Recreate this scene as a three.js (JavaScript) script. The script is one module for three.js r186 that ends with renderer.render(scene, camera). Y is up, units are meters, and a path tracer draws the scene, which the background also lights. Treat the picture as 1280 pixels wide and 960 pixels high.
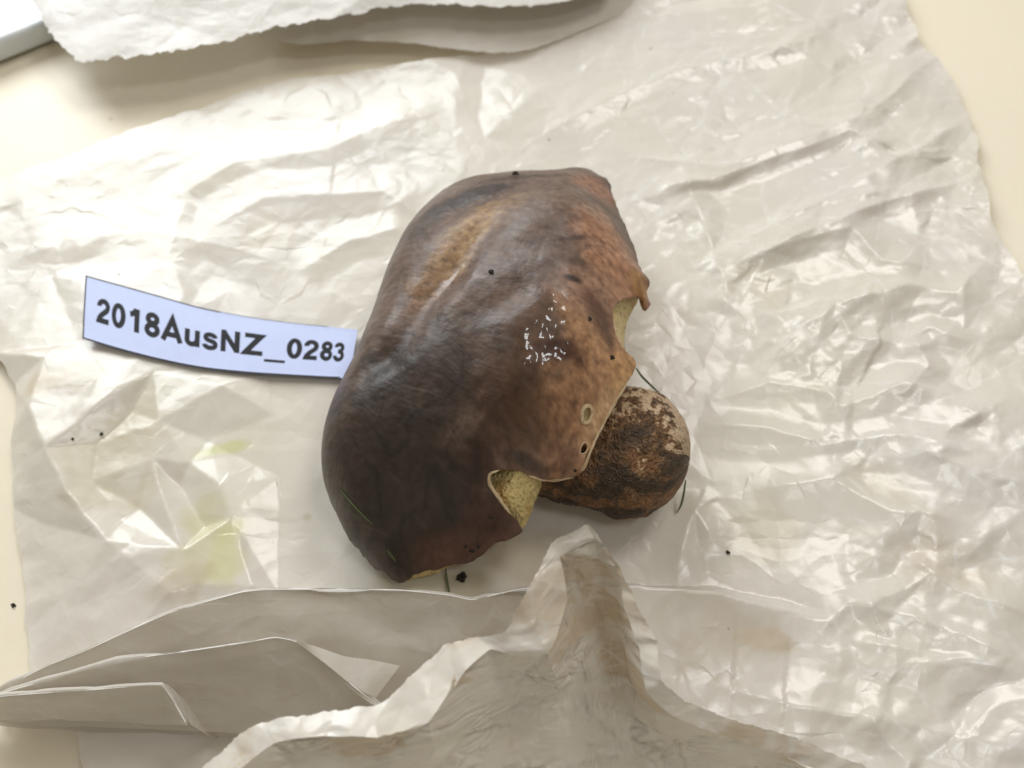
import * as THREE from 'three';
import { RectAreaLightUniformsLib } from 'three/addons/lights/RectAreaLightUniformsLib.js';
import { ImprovedNoise } from 'three/addons/math/ImprovedNoise.js';
import { mergeGeometries } from 'three/addons/utils/BufferGeometryUtils.js';

// ---------------------------------------------------------------- camera, light, exposure
const W = 1280, H = 960;                                   // the photograph's own pixels, used to lay the scene out
const scene = new THREE.Scene();
const camera = new THREE.PerspectiveCamera(48.6, W / H, 0.01, 20);
const PITCH = THREE.MathUtils.degToRad(63), DIST = 0.21;
camera.position.set(0, DIST * Math.sin(PITCH), DIST * Math.cos(PITCH));
camera.lookAt(0, 0, 0);
camera.updateMatrixWorld(); camera.updateProjectionMatrix();
camera.focus = 0.165; camera.userData.fStop = 15;
const renderer = new THREE.WebGLRenderer({ antialias: true });
renderer.toneMapping = THREE.LinearToneMapping;
renderer.toneMappingExposure = 1.0;
renderer.shadowMap.enabled = true;
RectAreaLightUniformsLib.init();
scene.background = new THREE.Color(0.255, 0.23, 0.188);     // the even half-light of the room around the table
const WINDOW = { at: [-0.34, 0.46, -0.58], size: [0.5, 0.45], color: [0.93, 0.975, 1.0], power: 8.0 };
const SKYLIGHT = { at: [0.62, 1.55, -0.72], size: [0.55, 0.42], color: [1.0, 0.965, 0.91], power: 11.5 };
const LAMP = { at: [0.5, 1.45, 0.22], size: [0.28, 0.19], color: [0.97, 0.985, 1.0], power: 15 };

// ---------------------------------------------------------------- small tools
function rng(seed) { let a = seed >>> 0; return () => { a = (a + 0x6D2B79F5) >>> 0; let t = Math.imul(a ^ (a >>> 15), 1 | a); t = (t + Math.imul(t ^ (t >>> 7), 61 | t)) ^ t; return ((t ^ (t >>> 14)) >>> 0) / 4294967296; }; }
function hash(i, j, s) { let h = Math.imul(i | 0, 374761393) + Math.imul(j | 0, 668265263) + Math.imul(s | 0, 974634777); h = Math.imul(h ^ (h >>> 13), 1274126177); h ^= h >>> 16; h = Math.imul(h, 2246822519); return ((h ^ (h >>> 15)) >>> 0) / 4294967296; }
const clamp = (x, a = 0, b = 1) => Math.min(b, Math.max(a, x));
const lerp = (a, b, t) => a + (b - a) * t;
const sstep = (a, b, x) => { const t = clamp((x - a) / (b - a)); return t * t * (3 - 2 * t); };
const IN = new ImprovedNoise();
const noise = (x, y, z = 0) => IN.noise(x, y, z);
function fbm(x, y, z = 0, o = 4) { let s = 0, a = 0.5, f = 1; for (let i = 0; i < o; i++) { s += a * IN.noise(x * f + i * 17.3, y * f - i * 9.1, z + i * 3.7); a *= 0.5; f *= 2.03; } return s; }
function fbm3(x, y, z, o = 4) { let s = 0, a = 0.5, f = 1; for (let i = 0; i < o; i++) { s += a * IN.noise(x * f + i * 17.3, y * f - i * 9.1, z * f + i * 3.7); a *= 0.5; f *= 2.03; } return s; }
const RAYM = new THREE.Matrix4().multiplyMatrices(camera.matrixWorld, camera.projectionMatrixInverse);
function ray(px, py) { return new THREE.Vector3(px / W * 2 - 1, 1 - py / H * 2, 0.5).applyMatrix4(RAYM).sub(camera.position).normalize(); }
function at(px, py, y = 0) { const d = ray(px, py); const t = (y - camera.position.y) / d.y; return camera.position.clone().addScaledVector(d, t); }   // a photo point at a height above the table
const mm = 0.001;
function resample(pts, step, closed) {                      // polyline -> evenly spaced points, Catmull-Rom
  const c = new THREE.CatmullRomCurve3(pts, closed, 'centripetal'); const n = Math.max(4, Math.round(c.getLength() / step));
  c.arcLengthDivisions = n * 3; const r = c.getSpacedPoints(n); if (closed) r.pop(); return r;
}
function inside(poly, x, z) { let c = false; for (let i = 0, j = poly.length - 1; i < poly.length; j = i++) { const a = poly[i], b = poly[j]; if ((a.z > z) !== (b.z > z) && x < (b.x - a.x) * (z - a.z) / (b.z - a.z) + a.x) c = !c; } return c; }
function nearest(poly, x, z, closed = true) {
  let best = 1e9, bx = x, bz = z, bi = 0, bt = 0;
  for (let i = 0; i < poly.length - (closed ? 0 : 1); i++) {
    const a = poly[i], b = poly[(i + 1) % poly.length]; const ux = b.x - a.x, uz = b.z - a.z; const t = clamp(((x - a.x) * ux + (z - a.z) * uz) / (ux * ux + uz * uz + 1e-18));
    const qx = a.x + ux * t, qz = a.z + uz * t, d = (qx - x) ** 2 + (qz - z) ** 2;
    if (d < best) { best = d; bx = qx; bz = qz; bi = i; bt = t; }
  }
  return { d: Math.sqrt(best), x: bx, z: bz, i: bi, t: bt };
}
// a sheet over a plan outline: a fine grid whose border points are pulled onto the outline
function gridMesh(poly, step, holes = []) {
  let x0 = 1e9, x1 = -1e9, z0 = 1e9, z1 = -1e9; for (const p of poly) { x0 = Math.min(x0, p.x); x1 = Math.max(x1, p.x); z0 = Math.min(z0, p.z); z1 = Math.max(z1, p.z); }
  x0 -= step * 1.37; z0 -= step * 1.41; const nx = Math.ceil((x1 - x0) / step) + 2, nz = Math.ceil((z1 - z0) / step) + 2;
  const isIn = new Uint8Array(nx * nz), id = new Int32Array(nx * nz).fill(-1), pts = [];
  const holeBox = holes.map((h) => { const b = new THREE.Box3().setFromPoints(h); return b; });
  for (let j = 0; j < nz; j++) {                            // scan lines
    const z = z0 + j * step, xs = [];
    for (let i = 0, k = poly.length - 1; i < poly.length; k = i++) { const a = poly[i], b = poly[k]; if ((a.z > z) !== (b.z > z)) xs.push((b.x - a.x) * (z - a.z) / (b.z - a.z) + a.x); }
    xs.sort((a, b) => a - b);
    for (let q = 0; q + 1 < xs.length; q += 2) for (let i = Math.max(0, Math.ceil((xs[q] - x0) / step)); i < nx && x0 + i * step <= xs[q + 1]; i++) isIn[j * nx + i] = 1;
  }
  holes.forEach((h, n) => { const b = holeBox[n]; for (let j = 0; j < nz; j++) for (let i = 0; i < nx; i++) { const x = x0 + i * step, z = z0 + j * step; if (x > b.min.x && x < b.max.x && z > b.min.z && z < b.max.z && inside(h, x, z)) isIn[j * nx + i] = 0; } });
  const vert = (i, j) => {
    const k = j * nx + i; if (id[k] >= 0) return id[k]; let x = x0 + i * step, z = z0 + j * step;
    if (!isIn[k]) { let q = nearest(poly, x, z); for (const h of holes) { const r = nearest(h, x, z); if (r.d < q.d) q = r; } x = q.x; z = q.z; }
    pts.push([x, z]); return id[k] = pts.length - 1;
  };
  const idx = [];
  for (let j = 0; j + 1 < nz; j++) for (let i = 0; i + 1 < nx; i++) {
    const I = (a, b) => isIn[(j + b) * nx + i + a]; const flip = (i + j) & 1;
    const tris = flip ? [[0, 0, 0, 1, 1, 1], [0, 0, 1, 1, 1, 0]] : [[0, 0, 0, 1, 1, 0], [1, 0, 0, 1, 1, 1]];
    for (const t of tris) if (I(t[0], t[1]) || I(t[2], t[3]) || I(t[4], t[5])) idx.push(vert(i + t[0], j + t[1]), vert(i + t[2], j + t[3]), vert(i + t[4], j + t[5]));
  }
  return { pts, idx };
}
function loops(idx) {                                       // border loops of a triangle list
  const once = new Map(); for (let t = 0; t < idx.length; t += 3) for (let e = 0; e < 3; e++) { const a = idx[t + e], b = idx[t + (e + 1) % 3], k = a * 4194304 + b, r = b * 4194304 + a; if (once.has(r)) once.delete(r); else once.set(k, [a, b]); }
  const next = new Map(); for (const [a, b] of once.values()) next.set(a, b);
  const out = []; while (next.size) { const s = next.keys().next().value; const l = []; let c = s; while (next.has(c)) { l.push(c); const n = next.get(c); next.delete(c); c = n; } out.push(l); }
  return out.sort((a, b) => b.length - a.length);
}
function buffer(pos, idx, uv, normals = true) { const g = new THREE.BufferGeometry(); g.setAttribute('position', new THREE.Float32BufferAttribute(pos, 3)); if (uv) g.setAttribute('uv', new THREE.Float32BufferAttribute(uv, 2)); g.setIndex(idx); if (normals) g.computeVertexNormals(); return g; }
function dataTex(w, h, fn, srgb) {                          // fn(u, v, out) gives linear 0..1; row 0 is v = 0
  const a = new Uint8Array(w * h * 4), o = [0, 0, 0];
  const enc = srgb ? (c) => Math.round(255 * (c <= 0.0031308 ? 12.92 * c : 1.055 * Math.pow(c, 1 / 2.4) - 0.055)) : (c) => Math.round(255 * c);
  for (let j = 0; j < h; j++) for (let i = 0; i < w; i++) { fn((i + 0.5) / w, (j + 0.5) / h, o); const k = (j * w + i) * 4; a[k] = enc(clamp(o[0])); a[k + 1] = enc(clamp(o[1])); a[k + 2] = enc(clamp(o[2])); a[k + 3] = 255; }
  const t = new THREE.DataTexture(a, w, h, THREE.RGBAFormat); t.magFilter = THREE.LinearFilter; t.minFilter = THREE.LinearMipmapLinearFilter; t.generateMipmaps = true; t.wrapS = t.wrapT = THREE.MirroredRepeatWrapping; if (srgb) t.colorSpace = THREE.SRGBColorSpace; t.needsUpdate = true; return t;
}
function floatTex(w, h, fn) { const a = new Float32Array(w * h * 4), o = [0, 0, 0]; for (let j = 0; j < h; j++) for (let i = 0; i < w; i++) { fn((i + 0.5) / w, (j + 0.5) / h, o); const k = (j * w + i) * 4; a[k] = o[0]; a[k + 1] = o[1]; a[k + 2] = o[2]; a[k + 3] = 1; } const t = new THREE.DataTexture(a, w, h, THREE.RGBAFormat, THREE.FloatType); t.magFilter = THREE.LinearFilter; t.minFilter = THREE.LinearFilter; t.wrapS = t.wrapT = THREE.MirroredRepeatWrapping; t.needsUpdate = true; return t; }
// crumpled paper: a jittered triangle net of random heights (flat facets, sharp creases)
function facets(seed, cell, angle, stretch = 1, jit = 0.36) {
  const ca = Math.cos(angle), sa = Math.sin(angle), cs = cell * stretch, out = [0, 0];
  const VX = (i, j) => i + (hash(i, j, seed) - 0.5) * 2 * jit, VY = (i, j) => j + (hash(i, j, seed + 1) - 0.5) * 2 * jit, VH = (i, j) => hash(i, j, seed + 2) * 2 - 1;
  return (x0, z0) => {
    const wq = 0.22 * cell, wf = 0.9 / cell, wg = 2.9 / cell, x = x0 + wq * (noise(x0 * wf, z0 * wf, seed) + 0.3 * noise(x0 * wg, z0 * wg, seed)), z = z0 + wq * (noise(x0 * wf + 40, z0 * wf, seed) + 0.3 * noise(x0 * wg + 40, z0 * wg, seed));
    const u = (x * ca + z * sa) / cs, v = (-x * sa + z * ca) / cell, ci = Math.floor(u), cj = Math.floor(v);
    for (let k = 0; k < 9; k++) {
      const i = ci + [0, 1, -1, 0, 0, 1, 1, -1, -1][k], j = cj + [0, 0, 0, 1, -1, 1, -1, 1, -1][k];
      const d = hash(i, j, seed + 3) > 0.5, q = d ? [i, j, i + 1, j, i + 1, j + 1, i, j, i + 1, j + 1, i, j + 1] : [i, j, i + 1, j, i, j + 1, i + 1, j, i + 1, j + 1, i, j + 1];
      for (let t = 0; t < 12; t += 6) {
        const ax = VX(q[t], q[t + 1]), ay = VY(q[t], q[t + 1]), bx = VX(q[t + 2], q[t + 3]), by = VY(q[t + 2], q[t + 3]), cx = VX(q[t + 4], q[t + 5]), cy = VY(q[t + 4], q[t + 5]);
        const den = (by - cy) * (ax - cx) + (cx - bx) * (ay - cy); const l0 = ((by - cy) * (u - cx) + (cx - bx) * (v - cy)) / den, l1 = ((cy - ay) * (u - cx) + (ax - cx) * (v - cy)) / den, l2 = 1 - l0 - l1;
        if (l0 >= -1e-6 && l1 >= -1e-6 && l2 >= -1e-6) { out[0] = l0 * VH(q[t], q[t + 1]) + l1 * VH(q[t + 2], q[t + 3]) + l2 * VH(q[t + 4], q[t + 5]); out[1] = Math.min(l0, l1, l2) * cell; return out; }
      }
    }
    out[0] = 0; out[1] = cell; return out;
  };
}
const used = {};
function numbered(n) { const k = used[n] = (used[n] ?? -1) + 1; return k ? `${n}_${String(k).padStart(3, '0')}` : n; }
function mesh(name, geo, mat, parent = scene) { const m = new THREE.Mesh(geo, mat); m.name = parent === scene ? numbered(name) : name; m.castShadow = m.receiveShadow = true; parent.add(m); return m; }
function thing(name, label, category, p = [0, 0, 0], group) { const o = new THREE.Group(); o.name = numbered(name); scene.add(o); o.position.set(...p); o.userData = { label, category }; if (group) o.userData.group = group; return o; }
function tag(o, label, category, group) { o.userData = { label, category }; if (group) o.userData.group = group; return o; }
function centre(o) {                                        // moves a one-mesh thing's origin to its own base
  const g = o.geometry; g.computeBoundingBox(); const b = g.boundingBox, c = new THREE.Vector3((b.min.x + b.max.x) / 2, b.min.y, (b.min.z + b.max.z) / 2); g.translate(-c.x, -c.y, -c.z); o.position.add(c); return o;
}
function rebase(group, p) { group.position.copy(p); for (const c of group.children) c.geometry.translate(-p.x, -p.y, -p.z); }

// ---------------------------------------------------------------- lamps (outside the frame)
function glowing(name, label, category, L) {
  const o = thing(name, label, category, L.at);
  o.lookAt(0, 0, 0);
  const c = new THREE.Color(...L.color);
  mesh('frame', frameGeo(L.size[0], L.size[1]), new THREE.MeshStandardMaterial({ color: new THREE.Color(0.75, 0.74, 0.72), roughness: 0.5 }), o);
  mesh('glowing_pane', new THREE.PlaneGeometry(L.size[0], L.size[1]).translate(0, 0, 0.0), new THREE.MeshStandardMaterial({ color: 0x000000, emissive: c, emissiveIntensity: 1, roughness: 0.6 }), o);
  const l = new THREE.RectAreaLight(c, L.power, L.size[0], L.size[1]); l.position.set(...L.at); l.lookAt(0, 0, 0); l.translateZ(-0.004); l.castShadow = true; scene.add(l);
}
function frameGeo(w, h) { const s = new THREE.Shape(); const a = w / 2 + 0.04, b = h / 2 + 0.04; s.moveTo(-a, -b); s.lineTo(a, -b); s.lineTo(a, b); s.lineTo(-a, b); s.closePath(); const p = new THREE.Path(); p.moveTo(-w / 2, -h / 2); p.lineTo(-w / 2, h / 2); p.lineTo(w / 2, h / 2); p.lineTo(w / 2, -h / 2); p.closePath(); s.holes.push(p); return new THREE.ExtrudeGeometry(s, { depth: 0.03, bevelEnabled: false }).translate(0, 0, -0.02); }
glowing('window', 'bright window behind and left of the table', 'window', WINDOW);
glowing('window', 'high window behind and right of the table', 'window', SKYLIGHT);
glowing('ceiling_lamp', 'flat ceiling lamp above the right of the table', 'lamp', LAMP);

// ---------------------------------------------------------------- table top
{
  const s = new THREE.Shape(); const a = 0.75, b = 0.5, r = 0.03; s.moveTo(-a + r, -b); s.lineTo(a - r, -b); s.quadraticCurveTo(a, -b, a, -b + r); s.lineTo(a, b - r); s.quadraticCurveTo(a, b, a - r, b); s.lineTo(-a + r, b); s.quadraticCurveTo(-a, b, -a, b - r); s.lineTo(-a, -b + r); s.quadraticCurveTo(-a, -b, -a + r, -b);
  const g = new THREE.ExtrudeGeometry(s, { depth: 0.024, bevelEnabled: true, bevelSize: 0.002, bevelThickness: 0.002, bevelSegments: 3 }); g.rotateX(-Math.PI / 2).translate(0, -0.026, 0);
  const uv = g.attributes.uv, p = g.attributes.position; for (let i = 0; i < p.count; i++) uv.setXY(i, p.getX(i) / 0.3, p.getZ(i) / 0.3);
  const grain = dataTex(512, 512, (u, v, o) => { const n = 0.5 + 0.5 * noise(u * 90, v * 90) * 0.6 + 0.25 * noise(u * 210, v * 210, 4); const f = 1 + 0.03 * fbm(u * 6, v * 6, 2) + 0.015 * (n - 0.5); const sp = hash(Math.floor(u * 256), Math.floor(v * 256), 5) > 0.9994 ? 0.75 : 1; o[0] = 0.81 * f * sp; o[1] = 0.735 * f * sp; o[2] = 0.58 * f * sp; }, true);
  const bump = dataTex(256, 256, (u, v, o) => { o[0] = o[1] = o[2] = 0.5 + 0.4 * noise(u * 60, v * 60, 7); });
  const t = mesh('table_top', g, new THREE.MeshPhysicalMaterial({ map: grain, roughness: 0.42, bumpMap: bump, bumpScale: 0.00008 })); t.userData = { kind: 'structure' };
}

// ---------------------------------------------------------------- waxed paper
const paperBump = (() => { const f1 = facets(901, 0.11, 0.5, 1.6), f2 = facets(951, 0.045, -0.4, 1.4); return floatTex(1024, 1024, (u, v, o) => { const a = f1(u, v)[0], b = f2(u, v)[0]; o[0] = o[1] = o[2] = clamp(0.5 + 0.26 * a + 0.1 * b); }); })();
const creaseA = facets(11, 0.016, -0.6, 1.8), creaseB = facets(37, 0.0066, -0.75, 1.8), creaseC = facets(71, 0.003, -0.4, 1.7), creaseL = facets(23, 0.021, 0.95, 1.5);
const P2 = (px, py) => { const p = at(px, py, 2 * mm); return p; };
// fold lines read off the photograph: [height mm, width on the upper side mm, on the lower side mm, points]
const FOLDS = [
  [2.4, 12, 9, [[0, 330], [90, 300], [180, 290], [290, 310], [370, 335]]],
  [2.5, 9, 12, [[180, 270], [300, 205], [410, 190], [470, 160], [560, 140]]],
  [2.5, 10, 8, [[260, 290], [330, 250], [480, 240], [520, 265]]],
  [2, 7, 7, [[370, 340], [440, 300], [520, 280]]],
  [3, 12, 6, [[660, 180], [760, 130], [850, 90], [960, 70], [1050, 40]]],
  [3.5, 9, 5, [[770, 190], [900, 215], [1020, 175], [1080, 150], [1180, 60]]],
  [4, 12, 5, [[820, 250], [930, 215], [1060, 170], [1085, 180], [1060, 200]]],
  [3.6, 5, 11, [[900, 320], [1010, 265], [1110, 210], [1212, 150]]],
  [3.8, 10, 5, [[910, 340], [1000, 300], [1090, 262], [1225, 222]]],
  [3.4, 9, 9, [[840, 190], [885, 300], [905, 360], [900, 395]]],
  [3.2, 8, 5, [[900, 340], [960, 320], [1060, 290], [1100, 330], [1210, 340]]],
  [4, 7, 10, [[950, 470], [990, 420], [1040, 385], [1130, 360], [1190, 370], [1230, 330]]],
  [3, 5, 6, [[1040, 385], [1060, 420], [1120, 430], [1160, 410], [1220, 430]]],
  [3.4, 6, 9, [[880, 500], [960, 480], [1030, 490], [1050, 510], [1130, 480], [1220, 520], [1280, 490]]],
  [3, 5, 9, [[870, 530], [960, 535], [1030, 555], [1120, 545], [1240, 570]]],
  [3, 7, 5, [[1120, 500], [1160, 460], [1140, 420]]],
  [3, 8, 6, [[1130, 560], [1180, 580], [1240, 600], [1290, 610]]],
  [3, 6, 8, [[840, 730], [860, 660], [868, 640], [905, 690]]],
  [3.4, 9, 6, [[1020, 795], [1060, 755], [1140, 770], [1200, 795], [1290, 835]]],
  [2.5, 6, 8, [[1060, 800], [1160, 820], [1290, 840]]],
  [2.4, 8, 6, [[890, 855], [990, 885], [1100, 900], [1290, 940]]],
  [3, 5, 8, [[1075, 890], [1110, 930], [1150, 965]]],
  [3, 7, 7, [[1130, 690], [1200, 740], [1290, 770]]],
  [2.6, 6, 8, [[940, 610], [1040, 600], [1110, 640], [1200, 650]]],
  [23, 2.5, 34, [[630, 738], [700, 737], [760, 735], [850, 736], [925, 744], [1000, 758], [1080, 780]]],
].map(([h, wu, wl, pts]) => { const p = pts.map((q) => h > 20 ? at(q[0], q[1], 9 * mm) : P2(...q)); const b = new THREE.Box3().setFromPoints(p); b.expandByScalar(Math.max(wu, wl) * mm); return { h: h * mm, wu: wu * mm, wl: wl * mm, p, b }; });
// the flat facets of the paper folded over at the left: corner points read off the photograph, [x, y, height mm]
const NET = [[-60, 300, 0], [-60, 430, 0], [22, 490, 0], [18, 560, 0], [24, 640, 0], [32, 720, 0], [44, 830, 0], [120, 870, 0], [240, 810, 0], [350, 745, 0], [352, 600, 0], [345, 520, 0], [335, 470, 0], [240, 300, 0], [100, 290, 0], [0, 446, 1.5],
  [40, 508, 4.6], [62, 563, 6], [88, 615, 5.6], [140, 680, 5.6], [215, 742, 4.6], [100, 537, 5.6], [150, 492, 4.6], [178, 452, 2.6], [60, 452, 3.6], [112, 432, 2.8], [125, 560, 2.8], [170, 520, 1.8], [120, 606, 3.2], [160, 656, 2.4],
  [197, 470, 2.4], [203, 530, 3.8], [240, 582, 2.6], [280, 485, 2.8], [263, 556, 1.2], [195, 578, 3.6], [206, 625, 4.2], [232, 690, 4.2], [250, 731, 3.6], [180, 640, 1.4], [228, 612, 1.0], [258, 662, 1.2], [276, 608, 3.4], [291, 650, 3.4], [317, 735, 3.0], [90, 760, 2.2], [60, 660, 1.4]].map(([x, y, h]) => { const p = at(x, y, h * mm); return [p.x, p.z, h * mm]; });
const NET_T = (() => {                                      // Delaunay triangles, by trying every triple
  const T = []; for (let i = 0; i < NET.length; i++) for (let j = i + 1; j < NET.length; j++) for (let k = j + 1; k < NET.length; k++) {
    const [ax, ay] = NET[i], [bx, by] = NET[j], [cx, cy] = NET[k], D = 2 * (ax * (by - cy) + bx * (cy - ay) + cx * (ay - by)); if (Math.abs(D) < 1e-9) continue;
    const a2 = ax * ax + ay * ay, b2 = bx * bx + by * by, c2 = cx * cx + cy * cy, ux = (a2 * (by - cy) + b2 * (cy - ay) + c2 * (ay - by)) / D, uy = (a2 * (cx - bx) + b2 * (ax - cx) + c2 * (bx - ax)) / D, r2 = (ax - ux) ** 2 + (ay - uy) ** 2;
    if (NET.every((p, q) => q === i || q === j || q === k || (p[0] - ux) ** 2 + (p[1] - uy) ** 2 > r2)) T.push([i, j, k]);
  } return T;
})();
const NET_BOX = new THREE.Box2().setFromPoints(NET.map((p) => new THREE.Vector2(p[0], p[1])));
function netH(x, z) { if (x < NET_BOX.min.x || x > NET_BOX.max.x || z < NET_BOX.min.y || z > NET_BOX.max.y) return 0; x += 0.0004 * noise(x * 180, z * 180, 4); z += 0.0004 * noise(x * 180, z * 180, 14); for (const [i, j, k] of NET_T) { const a = NET[i], b = NET[j], c = NET[k], d = (b[1] - c[1]) * (a[0] - c[0]) + (c[0] - b[0]) * (a[1] - c[1]), l0 = ((b[1] - c[1]) * (x - c[0]) + (c[0] - b[0]) * (z - c[1])) / d, l1 = ((c[1] - a[1]) * (x - c[0]) + (a[0] - c[0]) * (z - c[1])) / d; if (l0 >= 0 && l1 >= 0 && l0 + l1 <= 1) return l0 * a[2] + l1 * b[2] + (1 - l0 - l1) * c[2]; } return 0; }
const mushroomMid = [P2(620, 500), P2(720, 560), P2(840, 600)];
const swellMid = P2(890, 800);
function calm(x, z) {                                       // how strongly the paper is crumpled at a place
  let d = 1e9; for (const m of mushroomMid) d = Math.min(d, Math.hypot(x - m.x, z - m.z));
  const right = sstep(0.012, 0.055, x), left = sstep(-0.06, -0.085, x), up = sstep(-0.03, -0.07, z) * 0.5;
  const s = Math.hypot(x - swellMid.x, (z - swellMid.z) * 1.1);
  return clamp(Math.max(right, left * 0.75, up) * sstep(0.028, 0.05, d) * (0.15 + 0.85 * sstep(0.014, 0.03, s)) + 0.1);
}
function paperH(x, z) {
  const k = calm(x, z), m = sstep(-0.25, 0.25, fbm(x * 38, z * 38, 5)), right = sstep(-0.01, 0.04, x);
  const lowL = sstep(-0.055, -0.075, x) * sstep(-0.02, 0.005, z);
  let y = 1.3 * mm + netH(x, z) + k * (lerp(creaseL(x, z)[0] * (1.5 - 0.9 * lowL), creaseA(x, z)[0] * 1.25, right) * mm + (0.15 + 0.85 * m) * (creaseB(x, z)[0] * 0.85 * mm * lerp(0.35 + 0.4 * lowL, 1, right) + creaseC(x, z)[0] * 0.28 * mm * lerp(0.3, 1, right)));
  for (const f of FOLDS) {
    if (x < f.b.min.x || x > f.b.max.x || z < f.b.min.z || z > f.b.max.z) continue;
    const wb = x < -0.05 ? 0.0003 : 0.0007, wx = x + wb * noise(x * 130, z * 130, 2), wz = z + wb * noise(x * 130, z * 130, 8);
    const q = nearest(f.p, wx, wz, false); const a = f.p[q.i], b = f.p[q.i + 1]; const side = (b.x - a.x) * (wz - a.z) - (b.z - a.z) * (wx - a.x);
    const w = side < 0 ? f.wu : f.wl; const s = (q.i + q.t) / (f.p.length - 1), ends = sstep(-0.02, 0.18, s) * sstep(1.02, f.h > 0.02 ? 0.4 : 0.82, s);
    if (q.d < w) { const t = 1 - q.d / w; y += f.h * (f.h > 0.02 ? 0.42 : 0.37) * ends * t * (x < -0.05 ? 1 : 0.55 + 0.45 * t); }
  }
  y += 0.9 * mm * sstep(-0.02, -0.13, z) * (1 + fbm(x * 14, z * 14, 9)) ;
  return Math.max(0.35 * mm, y + 1.2 * mm * k);
}
const paperOutline = [[-70, 255], [0, 225], [80, 196], [160, 165], [260, 132], [350, 105], [430, 92], [520, 80], [600, 70], [660, 60], [705, 40], [740, -10], [790, -45], [1000, -60], [1100, -45], [1125, 0], [1138, 30], [1150, 60], [1168, 75], [1185, 92], [1202, 130], [1221, 178], [1220, 205], [1228, 235], [1240, 285], [1262, 320], [1280, 352], [1320, 410], [1390, 520], [1420, 800], [1400, 1090], [1000, 1120], [500, 1120], [130, 1100], [112, 1000], [92, 905], [60, 880], [44, 850], [38, 800], [32, 720], [24, 660], [19, 600], [18, 560], [24, 520], [24, 490], [8, 462], [-30, 430], [-90, 400]];
function roughEdge(poly, amp, seed) { return poly.map((p, i) => { const n = fbm(p.x * 160 + seed, p.z * 160, seed, 4) * amp; const a = poly[(i + poly.length - 1) % poly.length], b = poly[(i + 1) % poly.length]; const tx = b.x - a.x, tz = b.z - a.z, l = Math.hypot(tx, tz) || 1; return new THREE.Vector3(p.x + tz / l * n, p.y, p.z - tx / l * n); }); }
const paperPoly = roughEdge(resample(paperOutline.map((q) => P2(...q)), 1.2 * mm, true), 1.6 * mm, 3);
const SB = { x0: -0.2, z0: -0.17, w: 0.42, h: 0.34 };       // the sheet's own texture square
// paper stains, plus brown tints below the cap and beside the front peak: [x, y, half width mm, half height mm, turn, colour, strength]
const STAINS_AND_TINTS = [[150, 570, 13, 15, 0.5, [0.62, 0.55, 0.39], 0.5], [262, 690, 9, 11, 0.4, [0.63, 0.58, 0.34], 0.45], [110, 470, 9, 6, 0.3, [0.64, 0.57, 0.43], 0.4], [283, 562, 7, 2.4, -0.3, [0.622, 0.622, 0.299], 0.75], [262, 660, 8, 9, 0.5, [0.622, 0.596, 0.365], 0.5], [285, 700, 4, 9, 0.1, [0.638, 0.622, 0.299], 0.5], [65, 488, 5, 4.5, 0, [0.605, 0.504, 0.365], 0.6], [180, 510, 8, 11, 0.5, [0.588, 0.538, 0.398], 0.45], [140, 590, 8, 12, 0.5, [0.588, 0.538, 0.415], 0.4], [383, 645, 1.6, 1.3, 0, [0.554, 0.487, 0.332], 0.6], [225, 740, 9, 4, -0.5, [0.504, 0.420, 0.299], 0.45], [190, 610, 3, 7, 0.2, [0.605, 0.538, 0.382], 0.4], [660, 700, 15, 9, 0, [0.504, 0.403, 0.249], 0.45], [545, 730, 14, 5, 0, [0.571, 0.504, 0.299], 0.5], [960, 660, 10, 9, 0.3, [0.605, 0.538, 0.382], 0.45], [890, 800, 14, 10, 0.3, [0.554, 0.462, 0.332], 0.4], [960, 805, 7, 2.5, 0.1, [0.622, 0.487, 0.315], 0.5], [480, 130, 12, 6, -0.3, [0.605, 0.571, 0.498], 0.3], [250, 230, 12, 8, 0, [0.638, 0.588, 0.465], 0.35], [330, 290, 9, 6, -0.2, [0.622, 0.554, 0.415], 0.4], [950, 360, 10, 8, 0, [0.622, 0.554, 0.398], 0.4], [1180, 700, 12, 9, 0, [0.605, 0.504, 0.382], 0.45], [1100, 610, 10, 6, 0.3, [0.605, 0.538, 0.382], 0.35]].map(([x, y, a, b, r, c, k]) => { const p = P2(x, y); return { x: p.x, z: p.z, a: a * mm, b: b * mm, ca: Math.cos(r), sa: Math.sin(r), c, k }; });
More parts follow.
